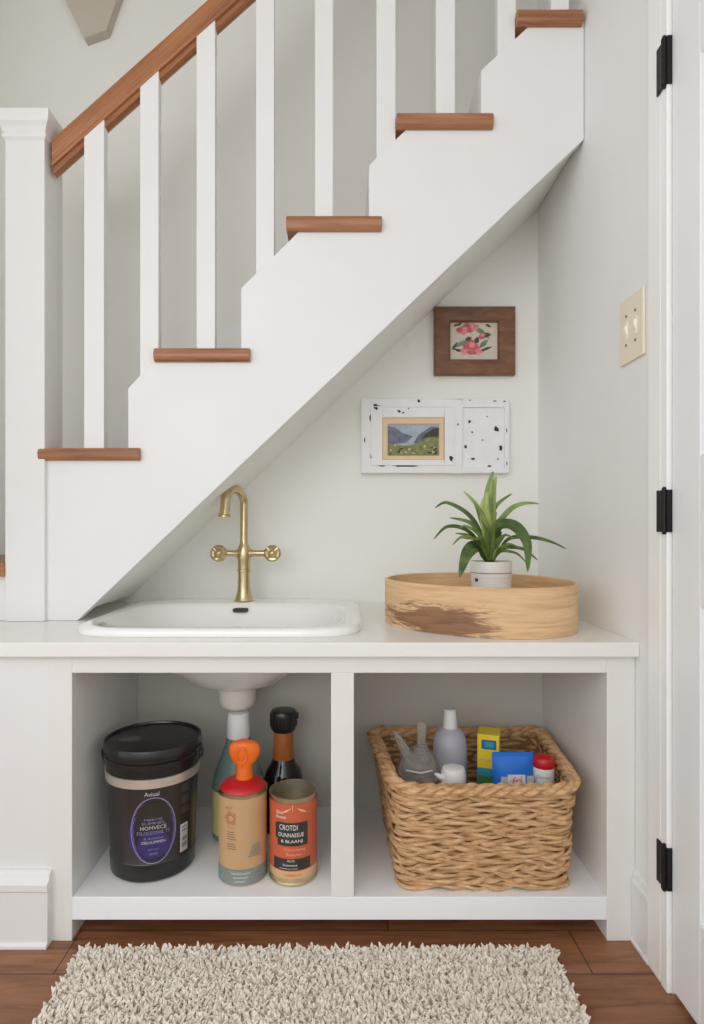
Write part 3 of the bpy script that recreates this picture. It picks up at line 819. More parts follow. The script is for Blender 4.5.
# ================================================================ BASKET
k = 1.15
BX = U(145.5); BY = Y(1.15)
bs = thing('woven_basket', 'rectangular woven straw basket holding bottles in the right cubby', 'basket', (BX, BY, SHZ))
HB = U(108)
def rrect(w, d, r, N, wf=0):
    """points and normals evenly along a rounded rectangle; w,d half sizes"""
    segs = []; L = [2 * (w - r), PI * r / 2, 2 * (d - r), PI * r / 2] * 2; tot = sum(L); out = []
    for i in range(N):
        s_ = tot * i / N; j = 0
        while s_ > L[j]: s_ -= L[j]; j += 1
        h = j // 2
        sx = [1, 1, -1, -1][h]
        if h == 0:                       # front side going +x, then front-right corner
            p = ((-(w - r) + s_, -d), (0, -1)) if j == 0 else ((w - r + r * math.sin(s_ / r), -(d - r) - r * math.cos(s_ / r)), (math.sin(s_ / r), -math.cos(s_ / r)))
        elif h == 1:
            p = ((w, -(d - r) + s_), (1, 0)) if j == 2 else ((w - r + r * math.cos(s_ / r), d - r + r * math.sin(s_ / r)), (math.cos(s_ / r), math.sin(s_ / r)))
        elif h == 2:
            p = ((w - r - s_, d), (0, 1)) if j == 4 else ((-(w - r) - r * math.sin(s_ / r), d - r + r * math.cos(s_ / r)), (-math.sin(s_ / r), math.cos(s_ / r)))
        else:
            p = ((-w, d - r - s_), (-1, 0)) if j == 6 else ((-(w - r) - r * math.cos(s_ / r), -(d - r) - r * math.sin(s_ / r)), (-math.cos(s_ / r), -math.sin(s_ / r)))
        out.append(p)
    return out
def bdim(t):    # t height 0..1
    return U(86 + 6.0 * t), U(79 + 6 * t), U(15 + 5 * t)
def splay(a, b, c):
    t_ = min(1, max(0, (c - SHZ) / HB)); q_ = min(1.2, max(-.1, (b - (BY - U(85))) / U(170)))
    return (BX + (a - BX) * (1 + (.04 + .115 * t_) * q_), b, c)
g = G(); rows = 16; N = 260
for row in range(rows):
    t = (row + .5) / rows; zc0 = SHZ + .0095 + (HB - .020) * row / (rows - 1)
    w_, d_, r_ = bdim(t)
    base = rrect(w_, d_, r_, N); turns = 10 + (row * 5) % 4; sgn = 1 if row % 2 else -1
    for st_ in range(2):
        ph0 = random.random() * 6.28 if st_ == 0 else ph0 + PI
        path = []; rad = []
        for i, (p, nrm_) in enumerate(base):
            ph = ph0 + sgn * 2 * PI * turns * i / N + .9 * math.sin(2 * PI * 5 * i / N + row * 2.3)
            o_ = .0062 * math.cos(ph); zz = .0042 * math.sin(ph) + .0022 * math.sin(2 * PI * 7 * i / N + row * 1.7)
            path.append((BX + p[0] + nrm_[0] * o_, BY + p[1] + nrm_[1] * o_, zc0 + zz)); rad.append(.0054 + .0014 * math.sin(2 * PI * 17 * i / N + row * 2 + st_))
        rings = []
        for i, (p, nrm_) in enumerate(base):
            c = path[i]
            rings.append([(c[0] + nrm_[0] * rad[i] * .8 * math.cos(a), c[1] + nrm_[1] * rad[i] * .8 * math.cos(a), c[2] + rad[i] * .95 * math.sin(a)) for a in [2 * PI * j / 8 for j in range(8)]])
        rings.append(rings[0]); g.loft(rings, True)
# inner lining and floor
w0, d0, r0 = bdim(0); w1, d1, r1 = bdim(1)
iN = 80
r_a = [(BX + p[0] - n[0] * .006, BY + p[1] - n[1] * .006, SHZ + .004) for p, n in rrect(w0, d0, r0, iN)]
r_b = [(BX + p[0] - n[0] * .006, BY + p[1] - n[1] * .006, SHZ + HB - .012) for p, n in rrect(w1, d1, r1, iN)]
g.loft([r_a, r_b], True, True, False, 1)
lo = min(v[2] for v in g.v)
g.v = [splay(a, b, max(c, SHZ + .0008)) for a, b, c in g.v]
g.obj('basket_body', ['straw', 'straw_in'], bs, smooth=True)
g = G(); N2 = 360
w_, d_, r_ = bdim(1.0); base = rrect(w_ + .002, d_ + .002, r_, N2)
for st_ in range(3):
    rings = []
    for i, (p, n) in enumerate(base):
        ph = 2 * PI * st_ / 3 + 2 * PI * 15 * i / N2
        o_ = .0092 * math.cos(ph); zz = .0075 * math.sin(ph)
        side = max(0, abs(n[0])) ; lift = U(3.5) * (abs(p[0]) / w_) ** 6
        c = (BX + p[0] + n[0] * o_, BY + p[1] + n[1] * o_, SHZ + HB - .008 + zz + lift)
        rr_ = .0088 + .001 * math.sin(i * .7 + st_)
        rings.append([(c[0] + n[0] * rr_ * math.cos(a), c[1] + n[1] * rr_ * math.cos(a), c[2] + rr_ * math.sin(a)) for a in [2 * PI * j / 8 for j in range(8)]])
    rings.append(rings[0]); g.loft(rings, True)
g.v = [splay(*v) for v in g.v]
g.obj('braided_rim', 'straw', bs, smooth=True)

# ---- contents (all stand on the basket floor)
BZ = SHZ + .0046
def bott(name, label, cat, px, k): 
    return thing(name, label, cat, (X(px, k), Y(k), BZ)), X(px, k), Y(k), S * k
# lilac bottle
k = 1.185; t, cx, cy, us = bott('frosted_bottle', 'tall frosted lilac bottle with white cap in straw basket', 'bottle', 450, k)
g = G().lathe((cx, cy), [(15 * us, BZ + .0006), (17 * us, BZ + .006), q(17, 760), q(17, 746), q(16, 738), q(13, 732), q(9, 728), q(6.5, 727)], 48); g.obj('bottle_body', 'gl_lilac', t, smooth=True)
g = G().lathe((cx, cy), [q(7, 728.5), q(7.2, 726), q(6, 713), q(5.8, 711), q(6.2, 710.5), q(5.6, 709), q(2, 708.7)], 36); g.obj('cap', 'white_pl', t, smooth=True)
cc = Cyl((cx, cy), lambda z: 17 * us)
g = G(); cc.text(g, 'Jurret', .002, Z(763, k), .046, .018, 0); cc.grid(g, -.012, .03, Z(771, k), Z(769, k), 1, .0008, 8); cc.grid(g, -.02, .034, Z(776, k), Z(773.5, k), 0, .0008, 8)
g.obj('label_print', ['magenta', 'pinkred'], t)
# clear dispenser with upright pump and side spout
k = 1.11; t, cx, cy, us = bott('clear_dispenser', 'squat clear plastic dispenser with upright pump in straw basket', 'dispenser', 418.5, k)
g = G()
rings = [sup(cx, cy, a * us, b * us, 3.2, z, 40) for a, b, z in [(18, 14, BZ + .0006), (21, 16, BZ + .01), (22, 17, Z(790, k)), (22.5, 17, Z(776, k)), (21, 16.5, Z(766, k)), (17, 14, Z(757, k)), (12, 11, Z(752, k)), (10.5, 10, Z(749, k))]]
g.loft(rings, True, True, True); g.obj('bottle_body', 'gl_clear', t, smooth=True)
g = G().lathe((cx + 3 * us, cy), [q(7, 752), q(7, 747), q(4.2, 745), q(4.2, 728), q(4.8, 726), q(4.4, 723), q(2.6, 721), q(.5, 720.5)], 28); g.obj('pump', 'gl_clear', t, smooth=True)
g = G().tube([(cx - 12 * us, cy, Z(755, k)), (cx - 15 * us, cy, Z(748, k)), (cx - 21 * us, cy, Z(737, k)), (cx - 25 * us, cy, Z(732, k))], [5 * us, 4.6 * us, 3.2 * us, 1.2 * us], 14); g.obj('side_spout', 'gl_clear', t, smooth=True)
g = G().tube([(cx - 14 * us, cy - 13.2 * us, Z(765, k)), (cx, cy - 14.8 * us, Z(767, k)), (cx + 12 * us, cy - 13.4 * us, Z(765, k))], .0022, 8); g.obj('shoulder_ridge', 'white_pl', t, smooth=True)
# small white capped bottle in front
k = 1.075; t, cx, cy, us = bott('small_white_bottle', 'small bottle with round white cap at front of the straw basket', 'bottle', 453.5, k)
g = G().lathe((cx, cy), [(10 * us, BZ + .0006), (11 * us, BZ + .005), q(11, 790), q(10, 784)], 36); g.obj('bottle_body', 'white_pl', t, smooth=True)
g = G().lathe((cx, cy), [q(12.2, 786), q(12.5, 783), q(12, 771), q(10.8, 767.5), q(8, 766.3), q(2, 766)], 40); cp = g.obj('cap', 'white_pl', t, smooth=True)
g = G().tube([(cx - 11 * us, cy - 2 * us, Z(777, k)), (cx - 16 * us, cy - 3 * us, Z(774.5, k)), (cx - 19 * us, cy - 4 * us, Z(772, k))], [3.5 * us, 2.6 * us, 1.2 * us], 12); g.obj('spout', 'white_pl', cp, smooth=True)
# yellow carton
k = 1.17
t = thing('yellow_carton', 'yellow and teal cardboard carton standing in the straw basket', 'carton', (X(489, k), Y(k), BZ))
g = G(); Rm = Matrix.Rotation(math.radians(-17), 3, 'Z'); c0 = Vector((X(489, k), Y(k), 0)); us = S * k
wc, dc = 10.5 * us, 12 * us
zm = Z(764, k); zt_ = Z(731, k)
def cbox(g, x0, x1, y0, y1, z0, z1, mi=0):
    g2 = G().box(x0, x1, y0, y1, z0, z1, mi); g.add([Rm @ Vector(v) + c0 for v in g2.v], g2.f, mi)
cbox(g, -wc, wc, -dc, dc, BZ + .0006, zm - .0005, 1); cbox(g, -wc, wc, -dc, dc, zm, zt_, 0)
g.obj('carton_body', ['yellow', 'cyan'], t, bevel=.001)
g = G(); cbox(g, -wc * .62, wc * .72, -dc - .0012, -dc - .0004, Z(745, k), Z(736, k), 0); cbox(g, -wc * .3, wc * .5, -dc - .0016, -dc - .0012, Z(743, k), Z(738, k), 1)
cbox(g, -wc * .8, wc * .8, -dc - .0012, -dc - .0004, Z(756.5, k), Z(754.5, k), 2)
cbox(g, -wc - .0012, -wc - .0004, -dc * .9, dc * .6, Z(778, k), Z(752, k), 1)
cbox(g, -wc * .9, wc * .5, -dc - .0012, -dc - .0004, Z(779, k), Z(771, k), 3)
g.obj('carton_print', ['blue2', 'cyan', 'orange_pale', 'green_pr'], t)
# blue pouch
k = 1.10; us = S * k
t = thing('blue_pouch', 'bright blue sealed pouch with white and pink label in straw basket', 'pouch', (X(512.5, k), Y(k), BZ))
g = G(); cx, cy = X(512.5, k), Y(k); hw = 20.5 * us
rings = []
for p, th, wsc in [(752, .0012, 1), (756, .0014, 1), (757, .002, 1), (764, .009, .99), (776, .017, .97), (790, .022, .96)]:
    rings.append([(cx + hw * wsc * a, cy + th * b, Z(p, k)) for a, b in [(-1, 0), (-.9, -.45), (-.6, -.85), (0, -1), (.6, -.85), (.9, -.45), (1, 0), (.9, .45), (.6, .85), (0, 1), (-.6, .85), (-.9, .45)]])
rings.append([(cx + hw * .96 * a, cy + .02 * b, BZ + .0008) for a, b in [(-1, 0), (-.9, -.45), (-.6, -.85), (0, -1), (.6, -.85), (.9, -.45), (1, 0), (.9, .45), (.6, .85), (0, 1), (-.6, .85), (-.9, .45)]])
g.loft(rings[::-1], True, True, True); g.obj('pouch_body', 'blue', t, smooth=True)
g = G()
def pf(x, z, off=0): return (cx + x, cy - .0225 - off, z)
zl_ = Z(781, k)
for x0, x1, za_, zb_, mi in [(-14.5 * us, -7 * us, 784, 773, 0), (-8 * us, 11 * us, 786, 771, 1), (11 * us, 19 * us, 784, 772, 0)]:
    g.add([pf(x0, Z(za_, k)), pf(x1, Z(za_, k)), pf(x1 - .002, Z(zb_, k)), pf(x0 + .002, Z(zb_, k))], [(0, 1, 2, 3)], mi)
flat_text(g, 'fri', 9 * us, 8 * us, lambda a, b: pf(a + 2 * us, Z(777, k) + b + a * .2, .0008), 2)
g.obj('pouch_label', ['lightprint', 'white_ink', 'pinkred'], t)
# red capped jar
k = 1.10; t, cx, cy, us = bott('red_capped_jar', 'small white jar with red lid in corner of straw basket', 'jar', 543.5, k)
g = G().lathe((cx, cy), [(9.6 * us, BZ + .0006), (10.4 * us, BZ + .005), q(10.4, 775), q(10.3, 766.5), q(9.8, 765)], 40); g.obj('jar_body', 'white_pl', t, smooth=True)
g = G().lathe((cx, cy), [q(10.3, 766), q(10.6, 765), q(10.4, 758), q(9, 756), q(6, 755), q(1, 754.8)], 40); g.obj('lid', 'red', t, smooth=True, label='red lid')
cc = Cyl((cx, cy), lambda z: 10.4 * us)
g = G(); cc.text(g, 'Calomine', 0, Z(773.5, k), .034, .006, 0); g.obj('label_print', ['lav'], t)

# ================================================================ TRAY + PLANT
ctrl = [(53, 1.19), (72, 1.115), (113, 1.05), (150, 1.02), (190, 1.012), (226, 1.03), (253, 1.075), (265, 1.15), (256, 1.24), (225, 1.31), (170, 1.35), (115, 1.345), (76, 1.305), (57, 1.245)]
def catmull(c, n, closed=True):
    out = []; m = len(c)
    for i in range(m if closed else m - 1):
        p = [Vector(c[(i + j) % m]) if closed else Vector(c[max(0, min(m - 1, i + j))]) for j in (-1, 0, 1, 2)]
        for q_ in range(n):
            t_ = q_ / n
            out.append(.5 * ((2 * p[1]) + (-p[0] + p[2]) * t_ + (2 * p[0] - 5 * p[1] + 4 * p[2] - p[3]) * t_ ** 2 + (-p[0] + 3 * p[1] - 3 * p[2] + p[3]) * t_ ** 3))
    if not closed: out.append(Vector(c[-1]))
    return out
ring = [Vector((U(a), Y(b))) for a, b in ctrl]; rg_ = catmull(ring, 8)
n = len(rg_); cen = sum(rg_, Vector((0, 0))) / n
nr = []
for i in range(n):
    tt = rg_[(i + 1) % n] - rg_[i - 1]; v = Vector((tt.y, -tt.x)).normalized()
    if v.dot(rg_[i] - cen) < 0: v = -v
    nr.append(v)
th = .008; zb4 = CT + .0006
def rim_z(p): return ZR(-64) 
g = G()
def off(d, zf): return [(rg_[i].x - nr[i].x * d, rg_[i].y - nr[i].y * d, zf(rg_[i])) for i in range(n)]
g.loft([off(th, lambda p: zb4 + .008), off(th, lambda p: rim_z(p) - .002), off(th * .7, rim_z), off(th * .3, rim_z), off(0, lambda p: rim_z(p) - .002), off(0, lambda p: zb4), off(th, lambda p: zb4)], True)
# tray floor, slightly above the counter
g.loft([off(th * .5, lambda p: zb4 + .008), [(cen.x, cen.y, zb4 + .008)] * n], True)
o = g.obj('wooden_tray', 'tray', smooth=True)
tag(o, 'round pale bentwood tray with dark brown grain patch on the counter', 'tray')
# pot
k = 1.19; px0, py0 = X(491, k), Y(k); us = S * k
TF = zb4 + .0082
pt = thing('potted_plant', 'potted green plant with long arching leaves standing inside wooden tray', 'potted plant', (px0, py0, TF))
zp = Z(561, k)
def prd(z): return (19.0 + 1.4 * (z - TF) / (zp - TF)) * us
g = G().lathe((px0, py0), [(prd(TF) - .005, TF + .0004), (prd(TF), TF + .005), (prd(zp), zp - .001), (prd(zp) - .001, zp), (prd(zp) - .005, zp), (prd(zp) - .006, zp - .003), (prd(zp) - .006, zp - .012), (.002, zp - .012)], 48)
g.obj('pot', 'pot', pt, smooth=True)
cc = Cyl((px0, py0), prd)
g = G()
zz_ = Z(572.5, k); cc.grid(g, -PI * .05, PI * .05, zz_, zz_ + .0022, 0, .0006, 40); zz_ = Z(577, k); cc.grid(g, -PI * .05, PI * .05, zz_, zz_ + .0012, 1, .0006, 40)
cc.grid(g, -.047, -.036, Z(580.5, k), Z(577.5, k), 2, .0008, 6)
g.obj('pot_stripe', ['ink', 'lightprint', 'chip'], pt, smooth=True)
g = G(); g.lathe((px0, py0), [(prd(zp) - .0065, zp - .010), (prd(zp) - .012, zp - .006), (.02, zp - .003), (.001, zp - .003)], 36)
g.obj('soil', 'soil', pt, smooth=True)
# leaves: list of pixel points at depth offsets
def zpx(a, b): return (380 + a * .2841, 465 + b * .2841)
leaves = [  # pts(zoomed), widths profile max(m), depth tip offset k, material
    ([(385, 335), (352, 235), (305, 170), (235, 133), (195, 150)], .0095, -.04, 0),
    ([(383, 335), (345, 270), (295, 225), (235, 218), (190, 260)], .009, -.10, 0),
    ([(383, 335), (350, 275), (310, 248), (265, 240)], .0075, .05, 0),
    ([(380, 335), (358, 260), (320, 205), (245, 185)], .012, .06, 1),
    ([(388, 335), (372, 230), (345, 150), (295, 92)], .0125, .08, 2),
    ([(392, 335), (392, 230), (404, 150), (465, 100)], .011, .05, 1),
    ([(396, 335), (410, 225), (455, 160), (505, 136), (560, 136)], .011, -.03, 1),
    ([(398, 330), (415, 228), (470, 218), (515, 275), (520, 375)], .021, -.13, 0),
    ([(400, 330), (450, 262), (530, 255), (600, 270), (655, 295)], .0085, .03, 0),
    ([(398, 332), (430, 295), (500, 295), (555, 335)], .0078, -.05, 0),
    ([(372, 335), (340, 292), (305, 315), (280, 395)], .022, -.14, 0),
    ([(396, 335), (408, 280), (440, 250), (470, 258)], .010, -.07, 1),
    ([(378, 335), (362, 290), (350, 262), (320, 262)], .009, -.06, 1),
    ([(390, 335), (384, 250), (362, 180), (340, 140)], .011, -.02, 1),
    ([(394, 335), (402, 260), (425, 200), (440, 180)], .010, .07, 0),
    ([(384, 335), (376, 280), (372, 230), (352, 190)], .011, -.08, 1),
    ([(395, 335), (420, 300), (450, 280), (490, 290)], .009, -.09, 1),
    ([(388, 335), (396, 270), (398, 215), (410, 165)], .010, -.05, 1),
]
base_leaves = list(leaves)
rl2 = random.Random(3)
for q_ in range(16):
    pts, w, dk, mi = base_leaves[[0, 1, 3, 5, 6, 9, 11, 12, 13, 14, 15, 16, 17, 2, 4, 16][q_]]
    sc_ = .5 + .35 * rl2.random(); sh_ = (rl2.random() - .5) * .5
    b0 = pts[0]
    n2 = [b0] + [(b0[0] + ((x - b0[0]) * math.cos(sh_) - (y - b0[1]) * math.sin(sh_)) * sc_, b0[1] + ((x - b0[0]) * math.sin(sh_) + (y - b0[1]) * math.cos(sh_)) * sc_) for x, y in pts[1:]]
    leaves.append((n2, w * .75, dk + (rl2.random() - .5) * .12, rl2.choice((0, 1, 1))))
def ribbon(g, P, wmax, mi, vd=None, cup=.35):
    n = len(P)
    for_l, for_m, for_r = [], [], []
    for i in range(n):
        t_ = i / (n - 1)
        tan = (P[min(i + 1, n - 1)] - P[max(i - 1, 0)]).normalized()
        view = Vector((0, -1, .45)).normalized()
        side = tan.cross(view)
        if side.length < .05: side = Vector((1, 0, 0))
        side.normalize(); nn = side.cross(tan).normalized()
        w = wmax * (max(0, math.sin(PI * min(1, (t_ * .93 + .07)) ** .85)) ** .8) + .0006
        if t_ < .35: w = max(w * (.35 + t_ * 1.86), .0028)
        for_l.append(P[i] - side * w + nn * w * cup); for_m.append(P[i]); for_r.append(P[i] + side * w + nn * w * cup)
    g.loft([[tuple(a), tuple(b), tuple(c)] for a, b, c in zip(for_l, for_m, for_r)], False, mi=mi)
g = G()
for pts, w, dk, mi in leaves:
    m_ = len(pts) - 1; P = []
    for i, (a, b) in enumerate(pts):
        A, B = zpx(a, b); t_ = i / m_; kk = k + dk * t_ ** 1.3 + (random.random() - .5) * .012
        if i == 0: A = 491 + (A - 491) * .8; B = 561.5; 
        P.append(Vector((X(A, kk), Y(kk), Z(B, kk))))
    ribbon(g, [Vector(v) for v in catmull([tuple(p) for p in P], 7, False)], w * (.84 if w > .02 else .62), mi)
g.obj('foliage', ['leaf', 'leaf2', 'leaf3'], pt, smooth=True, solid=.0007)
g = G()
for pts, w, dk, mi in [([(388, 335), (384, 230), (378, 150), (384, 80), (398, 22)], .014, .0, 1), ([(384, 335), (372, 220), (366, 150), (378, 95)], .015, -.02, 0), ([(392, 335), (390, 220), (394, 150), (400, 80), (410, 40)], .009, .02, 0), ([(386, 335), (372, 240), (350, 170), (330, 130)], .010, -.01, 1)]:
    P = []
    for i, (a, b) in enumerate(pts):
        A, B = zpx(a, b); kk = k + dk * i / len(pts)
        if i == 0: B = 561.5
        P.append(Vector((X(A, kk), Y(kk), Z(B, kk))))
    ribbon(g, [Vector(v) for v in catmull([tuple(p) for p in P], 7, False)], w, mi, cup=.5)
g.obj('young_shoot', ['leaf3', 'leaf2'], pt, smooth=True, solid=.0008, label='pale green upright new leaves')

# ================================================================ PICTURES
k = 1.488
YW = YB - .0045
def rect(a, b, c, d): return X(a, k), X(b, k), Z(d, k), Z(c, k)
def frame(g, o, i_, y0, y1, yin, mi=0):
    x0, x1, z0, z1 = o; a0, a1, b0, b1 = i_
    R = lambda x0, x1, z0, z1, y: [(x0, y, z0), (x1, y, z0), (x1, y, z1), (x0, y, z1)]
    g.loft([R(x0, x1, z0, z1, y1), R(x0, x1, z0, z1, y0 + .003), R(x0 + .003, x1 - .003, z0 + .003, z1 - .003, y0), R(a0 - .004, a1 + .004, b0 - .004, b1 + .004, y0 + .002), R(a0, a1, b0, b1, y0 + .006), R(a0, a1, b0, b1, yin)], True, True, False, mi)
pc = thing('floral_picture', 'small floral picture in wide brown wooden frame on niche wall', 'picture', (X(474, k), YW, Z(375, k)))
g = G(); o_ = rect(434, 514.5, 307.5, 375.5); i_ = rect(450, 497.5, 322.5, 360)
frame(g, o_, i_, YW - .026, YW, YW - .010); g.obj('picture_frame', 'frame_w', pc)
g = G(); g.add([(i_[0], YW - .0105, i_[2]), (i_[1], YW - .0105, i_[2]), (i_[1], YW - .0105, i_[3]), (i_[0], YW - .0105, i_[3])], [(0, 1, 2, 3)], 0)
M['canvas'] = plain('pale_canvas', rgb(214, 206, 192), 0.8, var=.06, nscale=60)
M['pk'] = plain('rose_paint', rgb(206, 98, 108), 0.7, var=.2, nscale=90); M['pk2'] = plain('pale_rose_paint', rgb(222, 146, 148), 0.7, var=.2, nscale=90)
M['gn'] = plain('sage_paint', rgb(118, 142, 118), 0.7, var=.25, nscale=90); M['dk'] = plain('umber_paint', rgb(84, 76, 68), 0.7, var=.25, nscale=90)
lay = [0]
def blob(g, cx, cz, rx, rz_, mi, ybase, n=14, jag=.3, rot=0):
    lay[0] += 1; y = ybase - .00006 * lay[0]
    pts = []
    for i in range(n):
        t_ = 2 * PI * i / n; q_ = 1 + jag * (random.random() - .5) * 2
        a, b = rx * q_ * math.cos(t_), rz_ * q_ * math.sin(t_)
        pts.append((cx + a * math.cos(rot) - b * math.sin(rot), y, cz + a * math.sin(rot) + b * math.cos(rot)))
    g.add(pts, [tuple(range(n))], mi)
def fp(a, b): return X(355 + a * .2344, k), Z(300 + b * .2344, k)
uz = .2344 * S * k
for a, b, rx, rz_, mi, rot in [(455, 185, 40, 8, 3, .5), (545, 140, 34, 10, 3, -.6), (560, 150, 20, 8, 4, .3), (450, 215, 42, 6, 4, -.2), (545, 215, 36, 6, 4, .4), (470, 190, 22, 9, 3, -.4), (550, 185, 22, 9, 3, .7), (425, 195, 16, 5, 4, .9),
        (485, 120, 34, 20, 1, 0), (460, 130, 22, 16, 2, .4), (510, 115, 22, 16, 2, -.4), (445, 128, 14, 10, 1, .2), (540, 155, 18, 13, 1, .5), (545, 150, 9, 7, 2, 0), (497, 205, 32, 32, 1, 0), (470, 220, 20, 15, 2, .3), (525, 222, 16, 14, 2, -.3), (500, 190, 14, 12, 2, 0), (485, 165, 12, 9, 4, .2), (495, 225, 20, 9, 1, 0), (440, 105, 18, 5, 4, .3), (570, 110, 14, 4, 4, -.5), (520, 170, 10, 14, 4, .1)]:
    x_, z_ = fp(a, b); blob(g, x_, z_, rx * uz, rz_ * uz, mi, YW - .0106, rot=rot)
g.obj('painting', ['canvas', 'pk', 'pk2', 'gn', 'dk'], pc)
# distressed white frame
pc = thing('distressed_picture', 'wide chipped white frame with small landscape above the plant', 'picture', (X(434, k), YW, Z(473, k)))
M['groove'] = plain('worn_grey_groove', rgb(176, 178, 180), 0.7, var=.1, nscale=60)
g = G(); ow = rect(361, 507.5, 400, 473.5)
yf1 = YW - .034
xs_ = [ow[0], X(382, k), X(443.5, k), X(461, k), X(503, k), ow[1]]
# front face as a plate with two openings
Aw = rect(382, 443.5, 418.5, 460.5); Bw = rect(461, 503, 408.5, 468)
XS = [ow[0], Aw[0], Aw[1], Bw[0], Bw[1], ow[1]]
def plate(x0, x1, z0, z1): g.box(x0, x1, yf1, YW, z0, z1)
plate(ow[0], Aw[0], ow[2], ow[3]); plate(Aw[0], Aw[1], ow[2], Aw[2]); plate(Aw[0], Aw[1], Aw[3], ow[3]); plate(Aw[1], Bw[0], ow[2], ow[3]); plate(Bw[0], Bw[1], ow[2], Bw[2]); plate(Bw[0], Bw[1], Bw[3], ow[3]); plate(Bw[1], ow[1], ow[2], ow[3])
fr = g.obj('picture_frame', 'frame_dist', pc); weld(fr)
md = fr.modifiers.new('soft_edge', 'BEVEL'); md.width = .002; md.segments = 2; md.limit_method = 'ANGLE'
g = G(); rr2 = rect(370.5, 453.5, 407.5, 466); yy = yf1 - .0005
for (x0, x1, z0, z1) in [(rr2[0], rr2[1], rr2[3] - .003, rr2[3]), (rr2[0], rr2[1], rr2[2], rr2[2] + .003), (rr2[0], rr2[0] + .003, rr2[2], rr2[3]), (rr2[1] - .003, rr2[1], rr2[2], rr2[3])]:
    g.box(x0, x1, yf1 - .003, yf1 - .0002, z0, z1)
g.obj('frame_bead', 'frame_dist', fr, bevel=.001)
g = G().box(Bw[0], Bw[1], YW - .024, YW - .02, Bw[2], Bw[3]); g.obj('blank_panel', 'frame_dist', pc)
g = G(); pm = rect(387.5, 438.5, 425, 456)
frame(g, Aw, pm, YW - .030, YW - .012, YW - .02); g.obj('mat_board', 'mat_cream', pc)
g = G(); lay[0] = 0
g.add([(pm[0], YW - .0205, pm[2]), (pm[1], YW - .0205, pm[2]), (pm[1], YW - .0205, pm[3]), (pm[0], YW - .0205, pm[3])], [(0, 1, 2, 3)], 0)
M['sky'] = plain('hazy_sky_paint', rgb(168, 180, 196), 0.7, var=.15, nscale=40); M['mtn'] = plain('slate_mountain_paint', rgb(112, 118, 136), 0.7, var=.25, nscale=60)
M['mdw'] = plain('olive_meadow_paint', rgb(132, 138, 88), 0.7, var=.3, nscale=80); M['dkg'] = plain('dark_thicket_paint', rgb(66, 70, 52), 0.7, var=.3, nscale=80)
def lp_(pts, mi):
    lay[0] += 1; g.add([(pm[0] + (pm[1] - pm[0]) * a, YW - .0206 - .0001 * lay[0], pm[2] + (pm[3] - pm[2]) * b) for a, b in pts], [tuple(range(len(pts)))], mi)
lp_([(0, .35), (.35, .42), (.5, .62), (.3, .72), (.15, .9), (0, .95)], 1); lp_([(.5, .4), (1, .4), (1, .9), (.85, .95), (.72, .8), (.6, .66)], 1)
lp_([(0, .0), (1, .0), (1, .62), (.85, .66), (.7, .5), (.5, .36), (.3, .32), (0, .4)], 2)
lp_([(.66, .55), (.75, .72), (.88, .86), (1, .9), (1, .62), (.85, .6)], 3)
for i in range(26):
    a = random.random() * .94 + .03; b = random.random() ** 1.6 * .32 + .06
    blob(g, pm[0] + (pm[1] - pm[0]) * a, pm[2] + (pm[3] - pm[2]) * b, .0045 * (.5 + random.random()), .003, 3 if random.random() < .6 else 4, YW - .0212, 9)
M['cream_fl'] = plain('cream_blossom_paint', rgb(206, 200, 160), 0.7, var=.2, nscale=80)
g.obj('painting', ['sky', 'mtn', 'mdw', 'dkg', 'cream_fl'], pc)
lay[0] = 0
chips = [(86, 462, 11, 11, 0), (65, 508, 4, 16, 0), (186, 480, 8, 6, 0), (203, 486, 7, 3, 0), (268, 436, 5, 7, 0), (226, 468, 3, 3, 0), (68, 672, 5, 10, 0), (112, 710, 15, 2.5, 0), (215, 711, 52, 3.5, 0), (405, 678, 9, 11, 0), (566, 711, 8, 4, 0), (434, 535, 3, 6, 0), (485, 433, 6, 2, 0), (40, 600, 2, 12, 0), (590, 437, 8, 2, 0), (630, 438, 6, 2.5, 0), (640, 560, 2, 9, 0), (640, 700, 2, 8, 0), (100, 455, 4, 2, 0),
         (484, 522, 6, 6, 1), (597, 552, 10, 12, 1), (496, 566, 4, 4, 1), (617, 632, 6, 12, 1), (468, 628, 6, 8, 1), (500, 680, 9, 5, 1), (606, 560, 4, 4, 1), (540, 600, 3, 3, 1), (605, 680, 3, 3, 1), (560, 500, 3, 2, 1)]
for a, b, rx, rz_, dp in chips:
    x_, z_ = fp(a, b); yb0 = (yf1 - .0004) if dp == 0 else YW - .0244
    g = G(); blob(g, x_, z_, rx * uz, rz_ * uz, 0, yb0, 11, .35); g.obj('paint_chip', 'chip', fr)

